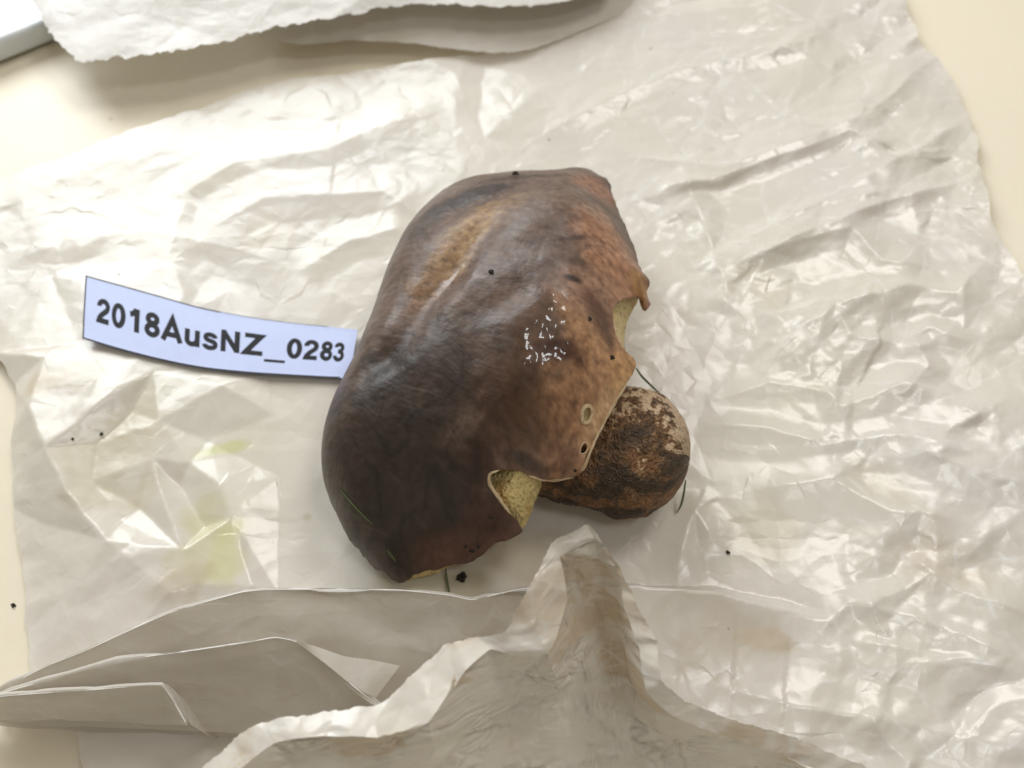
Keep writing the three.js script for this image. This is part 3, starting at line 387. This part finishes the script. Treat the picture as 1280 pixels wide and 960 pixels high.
const capRough = dataTex(512, 640, (u, v, o) => {
  const x = CB.x0 + u * CB.w, z = CB.z0 + v * CB.h; let w = 0; const n1 = fbm(x * 150, z * 150, 2, 3); for (const s of WET) w = Math.max(w, s.k * blobT(s, x, z, 0.5 * n1));
  o[0] = 0; o[2] = 0; o[1] = clamp(lerp(0.52 + 0.25 * n1 + 0.1 * fibre(x, z, 900, 9), 0.07, sstep(0.0, 0.9, w)));
});
const M_cap = new THREE.MeshPhysicalMaterial({ map: capMap, bumpMap: capBump, bumpScale: 0.0014, roughnessMap: capRough, roughness: 1, clearcoat: 0.14, clearcoatRoughness: 0.32, ior: 1.45, side: THREE.DoubleSide });
const mushroom = thing('bolete_mushroom', 'brown bolete mushroom lying on the wax paper, cap margin bitten, stout stem to the right', 'mushroom');
const capTop = [];
{
  const { pts, idx } = gridMesh(capPoly, 0.45 * mm, HOLES); const pos = [], uv = [];
  const UV = (x, z) => uv.push((x - CB.x0) / CB.w, (z - CB.z0) / CB.h);
  for (const [x, z] of pts) { pos.push(x, capH(x, z), z); UV(x, z); }
  const I = idx.slice(); const bl = loops(idx);
  bl.forEach((l, n) => {
    if (l.length < 8) return; const m = l.length; const ring = l.map((i) => new THREE.Vector3(pos[i * 3], pos[i * 3 + 1], pos[i * 3 + 2]));
    const isHole = n > 0; const wAt = ring.map((p) => isHole ? 0 : domeField(hull, p.x, p.z)[2]);
    const norm = ring.map((p, i) => { let tx = 0, tz = 0; for (let k = 1; k < 7; k++) { const a = ring[(i + m - k) % m], b = ring[(i + k) % m]; tx += b.x - a.x; tz += b.z - a.z; } const q = Math.hypot(tx, tz) || 1; let nx = -tz / q, nz = tx / q; if (!isHole && inside(capPoly, p.x + nx * 0.001, p.z + nz * 0.001) === false) { nx = -nx; nz = -nz; } return [nx, nz]; });
    let prev = l; const rows = isHole ? [[0, 0.8], [0, 2]] : [[0.15, 0.5], [0.4, 0.9], [0.8, 1.3], [1.1, 1.7], [1.3, 2.1], [1.4, 2.5]];
    rows.forEach(([inw, down], r) => {
      const cur = []; const t = (r + 1) / rows.length;
      for (let i = 0; i < m; i++) {
        const w = wAt[i], p = ring[i]; const ang = t * 1.45, R = p.y - 1.2 * mm; // bulging side: a quarter round down to the paper
        const dIn = lerp(inw * mm, (1 - Math.cos(ang)) * 9 * mm, w), dDn = lerp(down * mm, Math.sin(ang) * Math.max(0, R), w);
        const x = p.x + norm[i][0] * dIn, z = p.z + norm[i][1] * dIn; pos.push(x, Math.max(1.0 * mm, p.y - dDn), z); UV(x, z); cur.push(pos.length / 3 - 1);
      }
      for (let i = 0; i < m; i++) { const k = (i + 1) % m; I.push(prev[k], prev[i], cur[i], prev[k], cur[i], cur[k]); }
      prev = cur;
    });
  });
  mesh('cap', buffer(pos, I, uv), M_cap, mushroom);
}
// pale torn lip along the margin and round the slug holes
const fleshMap = dataTex(256, 256, (u, v, o) => { const n = fbm(u * 9, v * 9, 3, 4), k = sstep(-0.1, 0.35, n); o[0] = lerp(0.66, 0.42, k); o[1] = lerp(0.52, 0.27, k); o[2] = lerp(0.34, 0.14, k); }, true);
const M_flesh = new THREE.MeshPhysicalMaterial({ map: fleshMap, roughness: 0.4, ior: 1.4 });
function lip(list, r, seed, drop = 0.4) {
  const pts = list.map(([x, y]) => { const q0 = onCap(x, y); const q = nearest(capPoly, q0.x, q0.z); return new THREE.Vector3(q.x, capH(q.x, q.z) - drop * mm, q.z); });
  const c = new THREE.CatmullRomCurve3(pts); const n = Math.round(c.getLength() / (0.4 * mm)); const g = new THREE.TubeGeometry(c, n, r * mm, 8, false);
  const p = g.attributes.position, nn = g.attributes.normal; for (let i = 0; i < p.count; i++) { const ring = Math.floor(i / 9), e = Math.min(1, Math.min(ring, n - ring) / 5) * 1; const k = (e - 1) * r * mm + 0.9 * r * mm * fbm(p.getX(i) * 420, p.getZ(i) * 420, seed, 3); p.setXYZ(i, p.getX(i) + nn.getX(i) * k, p.getY(i) + nn.getY(i) * k, p.getZ(i) + nn.getZ(i) * k); }
  g.computeVertexNormals(); return g;
}
mesh('margin_lip', lip([[787, 471], [771, 496], [756, 522], [741, 552], [731, 580], [722, 592]], 0.46, 1, 0.3), M_flesh, mushroom);
mesh('margin_lip', lip([[640, 642], [622, 619], [613, 604], [613, 592], [626, 587]], 0.4, 2, 0.2), M_flesh, mushroom);
mesh('margin_lip', lip([[660, 591], [682, 597], [702, 596], [718, 594]], 0.34, 3, 0.4), M_flesh, mushroom);
mesh('margin_lip', lip([[768, 395], [769, 410], [776, 428], [783, 439]], 0.28, 4, 0.3), M_flesh, mushroom);
for (let k = 0; k < 2; k++) {
  const ring = HOLES[k].map((p) => new THREE.Vector3(p.x, capH(p.x, p.z), p.z)); const c = new THREE.CatmullRomCurve3(ring, true);
  const g = new THREE.TubeGeometry(c, 90, (k ? 0.15 : 0.42) * mm, 8, true); const p = g.attributes.position, nn = g.attributes.normal; for (let i = 0; i < p.count; i++) { const q = (k ? 0.00012 : 0.0003) * fbm(p.getX(i) * 600, p.getZ(i) * 600, k, 2); p.setXYZ(i, p.getX(i) + nn.getX(i) * q, p.getY(i) + nn.getY(i) * q, p.getZ(i) + nn.getZ(i) * q); } g.computeVertexNormals();
  mesh('hole_rim', g, M_flesh, mushroom);
}
{ const r = HOLES[0], cx = r.reduce((q, p) => q + p.x, 0) / r.length, cz = r.reduce((q, p) => q + p.z, 0) / r.length, pos = [], uv = [], I = []; const N = r.length;
  for (let j = 0; j < 6; j++) for (let i = 0; i < N; i++) { const t = 1.15 * (1 - j / 5), x = lerp(cx, r[i].x, t), z = lerp(cz, r[i].z, t); pos.push(x, capH(x, z) - (0.55 + 0.35 * (1 - t) + 0.5 * fbm(x * 700, z * 700, 3, 3)) * mm, z); uv.push(x * 40, z * 40); }
  for (let j = 0; j < 5; j++) for (let i = 0; i < N; i++) { const k = (i + 1) % N; I.push(j * N + i, j * N + N + i, j * N + k, j * N + k, j * N + N + i, j * N + N + k); }
  mesh('hole_floor', buffer(pos, I, uv), new THREE.MeshPhysicalMaterial({ color: new THREE.Color(0.42, 0.33, 0.16), roughness: 0.6, bumpMap: paperBump, bumpScale: 0.0006, side: THREE.DoubleSide }), mushroom); }
// yellow tubes under the cap, bared in the bites
const PORE = [[505, 727, 2.6], [520, 723, 3], [540, 720, 4], [556, 712, 5], [600, 688, 8], [640, 668, 11], [655, 659, 12.5], [664, 640, 13.5], [673, 618, 15], [684, 596, 16.5], [700, 590, 18], [720, 578, 19], [736, 552, 20.5], [760, 508, 22], [780, 468, 23], [781, 444, 23], [780, 425, 22.5], [783, 405, 22.5], [791, 388, 22.5], [797, 376, 23], [796, 350, 22.5], [785, 315, 22], [765, 265, 20], [745, 235, 18], [710, 228, 16], [640, 280, 13], [570, 430, 11], [510, 560, 8], [480, 660, 5]];
const porePoly = resample(PORE.map(([x, y, h]) => at(x, y, h * mm)), 0.7 * mm, true).map((p) => { const k = 0.25 * mm * fbm(p.x * 600, p.z * 600, 4, 3); return { x: p.x + k, y: p.y, z: p.z + k, w: 0 }; });
function poreH(x, z) { const [psi, hb, , d] = domeField(porePoly, x, z); const t = clamp((d < 1 * mm ? Math.min(psi, d) : psi) / (4.5 * mm)); return Math.min(hb + 10 * mm * Math.sin(t * Math.PI / 2), inside(hull, x, z) ? capH(x, z) - 1.1 * mm : 1); }
const poreMap = dataTex(640, 800, (u, v, o) => {
  const x = CB.x0 + u * CB.w, z = CB.z0 + v * CB.h; const n = fbm(x * 170, z * 170, 2, 4), f = fbm(x * 900, z * 900, 6, 3); const st = noise(x * 2600, z * 900, 3); let k = 1 + 0.25 * n + 0.25 * f + 0.12 * st; const br = sstep(0.05, 0.3, n); k *= 1 - 0.45 * sstep(0.25, 0.5, noise(x * 1900, z * 1700, 9));
  o[0] = lerp(0.62, 0.50, br) * k; o[1] = lerp(0.485, 0.33, br) * k; o[2] = lerp(0.21, 0.12, br) * k; if (f > 0.36) { o[0] *= 0.35; o[1] *= 0.3; o[2] *= 0.3; }
}, true);
const poreBump = dataTex(640, 800, (u, v, o) => { const x = CB.x0 + u * CB.w, z = CB.z0 + v * CB.h; o[0] = o[1] = o[2] = clamp(0.5 + 0.35 * noise(x * 2400, z * 2000, 3) + 0.3 * fbm(x * 300, z * 300, 5, 3)); });
{
  const { pts, idx } = gridMesh(porePoly, 0.6 * mm); const pos = [], uv = []; const UV = (x, z) => uv.push((x - CB.x0) / CB.w, (z - CB.z0) / CB.h);
  for (const [x, z] of pts) { pos.push(x, poreH(x, z), z); UV(x, z); }
  const I = idx.slice(), l = loops(idx)[0], m = l.length; let prev = l; const cx = porePoly.reduce((s, p) => s + p.x, 0) / porePoly.length, cz = porePoly.reduce((s, p) => s + p.z, 0) / porePoly.length;
  for (const [inw, dn] of [[0.01, 0.06], [0.05, 0.2], [0.2, 0.3], [0.6, 0.4], [0.98, 0.4]]) { const cur = l.map((i) => { const x = lerp(pos[i * 3], cx, inw), z = lerp(pos[i * 3 + 2], cz, inw); pos.push(x, Math.max(1.5 * mm, pos[i * 3 + 1] * (1 - dn)), z); UV(x, z); return pos.length / 3 - 1; }); for (let i = 0; i < m; i++) { const k = (i + 1) % m; I.push(prev[k], prev[i], cur[i], prev[k], cur[i], cur[k]); } prev = cur; }
  mesh('pore_layer', buffer(pos, I, uv), new THREE.MeshPhysicalMaterial({ map: poreMap, bumpMap: poreBump, bumpScale: 0.0009, roughness: 0.5, side: THREE.DoubleSide }), mushroom);
}
// stem: a stout club lying on the paper
const stemBase = at(808, 566, 13.5 * mm), stemTop = at(655, 545, 11 * mm);
{
  const ax = stemTop.clone().sub(stemBase), L = ax.length(); ax.normalize(); const side = new THREE.Vector3().crossVectors(new THREE.Vector3(0, 1, 0), ax).normalize(), up = new THREE.Vector3().crossVectors(ax, side).normalize();
  const nu = 160, nv = 130, pos = [], uv = [], I = [];
  for (let j = 0; j <= nv; j++) { const s = j / nv; const y = -9.5 * mm + s * (L + 9.5 * mm); const q = s * (L + 9.5 * mm);
    const endr = Math.sqrt(1 - (1 - clamp(q / (15 * mm))) ** 2.2); const r = endr * lerp(15.2, 12.5, sstep(0.25, 1, s)) * mm;
    for (let i = 0; i <= nu; i++) { const a = i / nu * Math.PI * 2, c = Math.cos(a), sn = Math.sin(a); const k = r + endr * ((2.6 + 1.6 * sstep(0.25, 0.0, s)) * mm * fbm3(c * 1.3 + 3, sn * 1.3, s * 3.2, 3) + 1.0 * mm * fbm3(c * 4.5, sn * 4.5, s * 11, 3) + 0.4 * mm * fbm3(c * 15, sn * 15, s * 32, 2));
      const p = stemBase.clone().addScaledVector(ax, y + (s < 0.02 ? 0 : 0)).addScaledVector(side, c * k).addScaledVector(up, sn * k * 0.84); p.y = Math.max(p.y, 1.8 * mm); pos.push(p.x, p.y, p.z); uv.push(i / nu, s); } }
  for (let j = 0; j < nv; j++) for (let i = 0; i < nu; i++) { const q = j * (nu + 1) + i; I.push(q, q + 1, q + nu + 1, q + 1, q + nu + 2, q + nu + 1); }
  const map = dataTex(1024, 512, (u, v, o) => {
    const a = u * Math.PI * 2, c = Math.cos(a), s = Math.sin(a); const n = fbm3(c * 2.1 + 5, s * 2.1, v * 5, 5), n2 = fbm3(c * 7, s * 7, v * 17, 4), n3 = fbm3(c * 24, s * 24, v * 60, 3);
    // c = 1 is the near side of the lying stem, s = 1 its top; darker patches gather on the near side
    const pale = sstep(0.0, 0.16, n * 0.6 + 0.85 * n2 + 0.2 * n3 + 0.45 * (-c * 0.75 + 0.3 * s - 0.55) + 0.5 * sstep(0.2, 0.02, v) * (0.2 + 0.5 * s)), tan = sstep(0.02, 0.32, n2 + 0.6 * n3 + 0.1), darkMott = sstep(0.05, 0.3, -n + 0.55 * n2 + 0.4 * n3 + 0.26 * (c - 0.3)), ru = sstep(-0.2, 0.3, n + 0.4 * n3);
    let r = lerp(0.085, 0.2, ru), g = lerp(0.045, 0.095, ru), b = lerp(0.02, 0.036, ru); r = lerp(r, 0.30, tan * 0.6); g = lerp(g, 0.165, tan * 0.6); b = lerp(b, 0.07, tan * 0.6); r = lerp(r, 0.55, pale); g = lerp(g, 0.40, pale); b = lerp(b, 0.26, pale); r = lerp(r, 0.05, darkMott); g = lerp(g, 0.03, darkMott); b = lerp(b, 0.015, darkMott); const f = 1 + 0.6 * n3 + 0.25 * n2; o[0] = r * f; o[1] = g * f; o[2] = b * f;
  }, true);
  const bump = dataTex(1024, 512, (u, v, o) => { const a = u * Math.PI * 2, c = Math.cos(a), s = Math.sin(a); o[0] = o[1] = o[2] = clamp(0.5 + 0.4 * fbm3(c * 14, s * 14, v * 34, 4) + 0.2 * fbm3(c * 50, s * 50, v * 120, 2)); });
  mesh('stem', buffer(pos, I, uv), new THREE.MeshPhysicalMaterial({ map, bumpMap: bump, bumpScale: 0.0018, roughness: 0.6 }), mushroom);
}
rebase(mushroom, at(640, 520, 1 * mm));

// ---------------------------------------------------------------- printed specimen label
// bold grotesque letters drawn as strokes; h = cap height; returns the advance
function letter(c, ch, x, y, h) {
  const t = h * 0.222, Wd = { 2: 0.76, 0: 0.76, 1: 0.76, 8: 0.76, 3: 0.76, A: 0.98, u: 0.84, s: 0.77, N: 1.0, Z: 0.86, _: 0.80 }[ch] * h; const X = (u) => x + u * h, Y = (v) => y - v * h;
  c.lineWidth = t; c.lineJoin = 'miter'; c.miterLimit = 6; c.beginPath(); const k = 0.1;
  const arc = (cx, cy, rx, ry, a, b, ccw) => c.ellipse(X(cx), Y(cy), rx * h, ry * h, 0, a, b, ccw); const PI = Math.PI;
  if (ch === '0') arc(0.37, 0.5, 0.225, 0.41, 0, 2 * PI);
  else if (ch === '1') { c.moveTo(X(0.45), Y(0)); c.lineTo(X(0.45), Y(0.97)); c.moveTo(X(0.14), Y(0.7)); c.quadraticCurveTo(X(0.34), Y(0.74), X(0.42), Y(0.96)); }
  else if (ch === '8') { arc(0.37, 0.735, 0.195, 0.175, 0, 2 * PI); c.moveTo(X(0.6), Y(0.285)); arc(0.37, 0.285, 0.23, 0.2, 0, 2 * PI); }
  else if (ch === '2') { arc(0.36, 0.69, 0.225, 0.22, PI * 0.98, PI * 2.12); c.bezierCurveTo(X(0.54), Y(0.48), X(0.2), Y(0.36), X(0.14), Y(0.09)); c.lineTo(X(0.66), Y(0.09)); }
  else if (ch === '3') { arc(0.34, 0.72, 0.2, 0.19, PI * 1.02, PI * 2.5); c.lineTo(X(0.28), Y(0.53)); c.moveTo(X(0.3), Y(0.52)); arc(0.35, 0.3, 0.235, 0.215, PI * 1.5, PI * 2.98); }
  else if (ch === 'A') { c.moveTo(X(0.1), Y(0)); c.lineTo(X(0.49), Y(0.95)); c.lineTo(X(0.88), Y(0)); c.moveTo(X(0.22), Y(0.28)); c.lineTo(X(0.76), Y(0.28)); }
  else if (ch === 'u') { c.moveTo(X(0.19), Y(0.72)); c.lineTo(X(0.19), Y(0.27)); c.bezierCurveTo(X(0.19), Y(0.02), X(0.64), Y(0.02), X(0.64), Y(0.34)); c.moveTo(X(0.64), Y(0.72)); c.lineTo(X(0.64), Y(0)); }
  else if (ch === 's') { c.lineWidth = t * 0.92; c.moveTo(X(0.62), Y(0.52)); c.bezierCurveTo(X(0.57), Y(0.7), X(0.16), Y(0.7), X(0.17), Y(0.52)); c.bezierCurveTo(X(0.18), Y(0.33), X(0.63), Y(0.44), X(0.62), Y(0.21)); c.bezierCurveTo(X(0.6), Y(0.02), X(0.16), Y(0.02), X(0.12), Y(0.21)); }
  else if (ch === 'N') { c.moveTo(X(0.2), Y(0)); c.lineTo(X(0.2), Y(1)); c.moveTo(X(0.2), Y(0.93)); c.lineTo(X(0.8), Y(0.07)); c.moveTo(X(0.8), Y(0)); c.lineTo(X(0.8), Y(1)); }
  else if (ch === 'Z') { c.moveTo(X(0.1), Y(0.91)); c.lineTo(X(0.7), Y(0.91)); c.lineTo(X(0.14), Y(0.09)); c.lineTo(X(0.78), Y(0.09)); }
  else if (ch === '_') { c.lineWidth = t * 0.6; c.moveTo(X(0), Y(-0.21)); c.lineTo(X(0.8), Y(-0.21)); }
  c.stroke(); return Wd;
}
{
  const cv = document.createElement('canvas'); cv.width = 1400; cv.height = 300; const c = cv.getContext('2d');
  c.fillStyle = '#c8d3f6'; c.fillRect(0, 0, 1400, 300);
  const id = c.getImageData(0, 0, 1400, 300); for (let j = 0; j < 300; j++) for (let i = 0; i < 1400; i++) { const n = 3.5 * fbm(i / 40, j / 40, 2, 4) + 4 * (hash(i, j, 4) - 0.5); const k = (j * 1400 + i) * 4; for (let q = 0; q < 3; q++) id.data[k + q] = clamp(id.data[k + q] + n, 0, 255); } c.putImageData(id, 0, 0);
  c.fillStyle = '#15151a'; c.fillRect(0, 0, 8, 300); c.fillRect(0, 0, 700, 6); c.fillRect(700, 0, 500, 3); c.fillRect(0, 293, 1330, 7);
  c.strokeStyle = '#15151a'; let pen = 74; for (const ch of '2018AusNZ_0283') pen += letter(c, ch, pen, 204, 112) ;
  const map = new THREE.CanvasTexture(cv); map.colorSpace = THREE.SRGBColorSpace; map.anisotropy = 8;
  const top = new THREE.CatmullRomCurve3([[107, 344, 7.5], [150, 356, 6.7], [200, 370, 5.6], [250, 384, 4.6], [300, 394, 3.9], [360, 403, 3.4], [410, 408, 3.2], [447, 412, 3.2]].map(([x, y, h]) => at(x, y, h * mm))), bot = new THREE.CatmullRomCurve3([[103, 423, 7.5], [146, 436, 6.7], [196, 449, 5.6], [246, 459, 4.6], [296, 465, 3.9], [354, 469, 3.4], [402, 471.5, 3.2], [437, 473, 3.2]].map(([x, y, h]) => at(x, y, h * mm)));
  const nu = 80, nv = 12, pos = [], uv = [], I = [], th = 0.14 * mm;
  for (let s = 0; s < 2; s++) for (let j = 0; j <= nv; j++) for (let i = 0; i <= nu; i++) { const p = top.getPoint(i / nu).lerp(bot.getPoint(i / nu), j / nv); const v = j / nv; p.y += -s * th + 0.5 * mm * Math.sin(v * Math.PI) * 0.3 + 0.12 * mm * noise(i / nu * 6, v * 2, 3); pos.push(p.x, p.y, p.z); uv.push(s ? 0.9 : i / nu, s ? 0.9 : 1 - v); }
  const o2 = (nu + 1) * (nv + 1); for (let j = 0; j < nv; j++) for (let i = 0; i < nu; i++) { const q = j * (nu + 1) + i; I.push(q, q + nu + 1, q + 1, q + 1, q + nu + 1, q + nu + 2); I.push(o2 + q, o2 + q + 1, o2 + q + nu + 1, o2 + q + 1, o2 + q + nu + 2, o2 + q + nu + 1); }
  const wall = (a, b) => I.push(a, b, a + o2, b, b + o2, a + o2); for (let i = 0; i < nu; i++) { wall(i + 1, i); wall(nv * (nu + 1) + i, nv * (nu + 1) + i + 1); } for (let j = 0; j < nv; j++) { wall(j * (nu + 1), (j + 1) * (nu + 1)); wall((j + 1) * (nu + 1) + nu, j * (nu + 1) + nu); }
  centre(tag(mesh('paper_label', buffer(pos, I, uv), new THREE.MeshPhysicalMaterial({ map, roughness: 0.75 })), 'bluish white printed paper label strip lying left of the mushroom', 'label'));
}

// ---------------------------------------------------------------- white tray corner at the far left, dark thing at the far right
{
  const a = at(56, 36, 5 * mm), b = at(-10, 62, 5 * mm); const u = b.clone().sub(a).setY(0).normalize(), n = new THREE.Vector3(u.z, 0, -u.x); if (n.z > 0) n.negate();
  const s = new THREE.Shape(); const w = 0.16, h = 0.12, r = 0.012; s.moveTo(r, 0); s.lineTo(w - r, 0); s.quadraticCurveTo(w, 0, w, r); s.lineTo(w, h - r); s.quadraticCurveTo(w, h, w - r, h); s.lineTo(r, h); s.quadraticCurveTo(0, h, 0, h - r); s.lineTo(0, r); s.quadraticCurveTo(0, 0, r, 0);
  const g = new THREE.ExtrudeGeometry(s, { depth: 4 * mm, bevelEnabled: true, bevelSize: 1.6 * mm, bevelThickness: 1.6 * mm, bevelSegments: 6, curveSegments: 16 });
  const m = new THREE.Matrix4().makeBasis(n, u, new THREE.Vector3(0, 1, 0));
  g.applyMatrix4(m); g.translate(a.x - u.x * 0.022, 2.6 * mm, a.z - u.z * 0.022);
  centre(tag(mesh('white_board', g, new THREE.MeshPhysicalMaterial({ color: new THREE.Color(0.74, 0.78, 0.80), roughness: 0.35, side: THREE.DoubleSide })), 'pale bluish white flat board corner beyond the torn paper flap', 'board'));
}

// ---------------------------------------------------------------- bits of soil and grass
const R = rng(77);
function crumbGeo(r, seed) { const g = new THREE.IcosahedronGeometry(r, 3); const p = g.attributes.position; for (let i = 0; i < p.count; i++) { const x = p.getX(i) / r, y = p.getY(i) / r, z = p.getZ(i) / r, k = 1 + 1.5 * fbm(x * 1.6 + seed, y * 1.3, z * 1.3, 3); p.setXYZ(i, x * r * k, y * r * k * 0.75, z * r * k); } g.computeVertexNormals(); return g; }
const M_soil = new THREE.MeshStandardMaterial({ color: new THREE.Color(0.018, 0.013, 0.008), roughness: 0.7 });
function crumb(px, py, r, label, onC) { const p = onC ? onCap(px, py) : (() => { let q = at(px, py, 1 * mm); for (let i = 0; i < 4; i++) q = at(px, py, paperH(q.x, q.z)); return q; })(); const o = mesh('soil_crumb', crumbGeo(r * 0.85 * mm, px * 0.7 + py), M_soil); o.position.copy(p); o.position.y += r * mm * (onC ? 0.2 : 0.45); o.rotation.y = R() * 6; tag(o, label, 'soil crumb', 'dark soil crumbs'); return o; }
crumb(577, 722, 1.15, 'largest dark soil crumb, on the paper just below the lower cap edge');
crumb(127, 543, 0.45, 'tiny dark soil crumb on the creased paper below the label');
crumb(910, 691, 0.5, 'tiny dark soil crumb on a paper fold right of the stem base');
crumb(91, 549, 0.35, 'faint dark soil crumb on the raised fold at the left, below the label start');
{ const c = crumb(17, 757, 0.5, 'lone dark soil crumb on the bare table left of the paper'); const p = at(17, 757, 0); c.position.set(p.x, 0.0002, p.z); }
crumb(765, 447, 0.55, 'round black soil crumb on the cap below the upper bite', 1);
crumb(737, 399, 0.5, 'black soil crumb in the dark streak above the upper bite', 1);
crumb(614, 340, 0.6, 'black soil crumb beside the ochre scuff on the cap', 1);
crumb(644, 218, 0.8, 'dark soil crumb on the far top edge of the cap', 1);
crumb(590, 688, 0.6, 'biggest soil crumb of the cluster on the lower cap margin', 1);
crumb(598, 683, 0.4, 'small soil crumb right in the cluster on the lower cap margin', 1);
crumb(582, 683, 0.4, 'small soil crumb left in the cluster on the lower cap margin', 1);
crumb(614, 647, 0.4, 'lone soil crumb on the cap beside the lower bite', 1);
crumb(719, 588, 0.35, 'tiny soil crumb on the cap tip between the lower bite and stem', 1);
const M_grass = new THREE.MeshPhysicalMaterial({ color: new THREE.Color(0.085, 0.115, 0.04), roughness: 0.5, side: THREE.DoubleSide });
function blade(pts, w, label) {
  const c = new THREE.CatmullRomCurve3(pts), n = 40, pos = [], I = []; const T = new THREE.Vector3(), S = new THREE.Vector3(), V = new THREE.Vector3();
  for (let i = 0; i <= n; i++) { const t = i / n, p = c.getPoint(t); c.getTangent(t, T); V.subVectors(camera.position, p); S.crossVectors(T, V.set(0.2, 1, 0.3)).normalize(); const k = w * mm * 0.5 * (0.35 + 0.65 * Math.sin(Math.PI * clamp(0.12 + t * 0.86))); for (const [e, h] of [[-1, 0], [0, 0.35], [1, 0], [0, -0.35]]) { pos.push(p.x + S.x * e * k, p.y + S.y * e * k + h * k, p.z + S.z * e * k); } }
  for (let i = 0; i < n; i++) for (let e = 0; e < 4; e++) { const a = i * 4 + e, b = i * 4 + (e + 1) % 4; I.push(a, a + 4, b, b, a + 4, b + 4); }
  return centre(tag(mesh('grass_blade', buffer(pos, I), M_grass), label, 'grass blade', 'stray green grass blades'));
}
const above = (p, d) => { p.y += d * mm; return p; };
blade([[426, 613], [440, 630], [455, 646], [466, 656]].map(([x, y]) => above(onCap(x, y), 0.3)), 0.55, 'green grass blade stuck on the left lower side of the cap');
blade([[484, 688], [490, 696], [495, 702]].map(([x, y]) => above(onCap(x, y), 0.25)), 0.6, 'short green grass blade stuck near the lower cap tip');
blade([[795, 460, 20], [802, 470, 20], [814, 482, 19], [836, 503, 16]].map(([x, y, h]) => at(x, y, h * mm)), 0.55, 'green grass blade along the upper edge of the stem');
blade([[857, 600, 8], [855, 615, 6], [851, 632, 4], [846, 641, 2.5]].map(([x, y, h]) => at(x, y, h * mm)), 0.55, 'green grass blade at the right end of the stem base');
blade([[557, 708, 4], [558, 722, 3], [561, 738, 2.6], [563, 748, 2.4]].map(([x, y, h]) => at(x, y, h * mm)), 0.5, 'thin grass blade on the paper under the lower cap edge');

rebase(paper, new THREE.Vector3(0.02, 0, 0.02));
renderer.render(scene, camera);
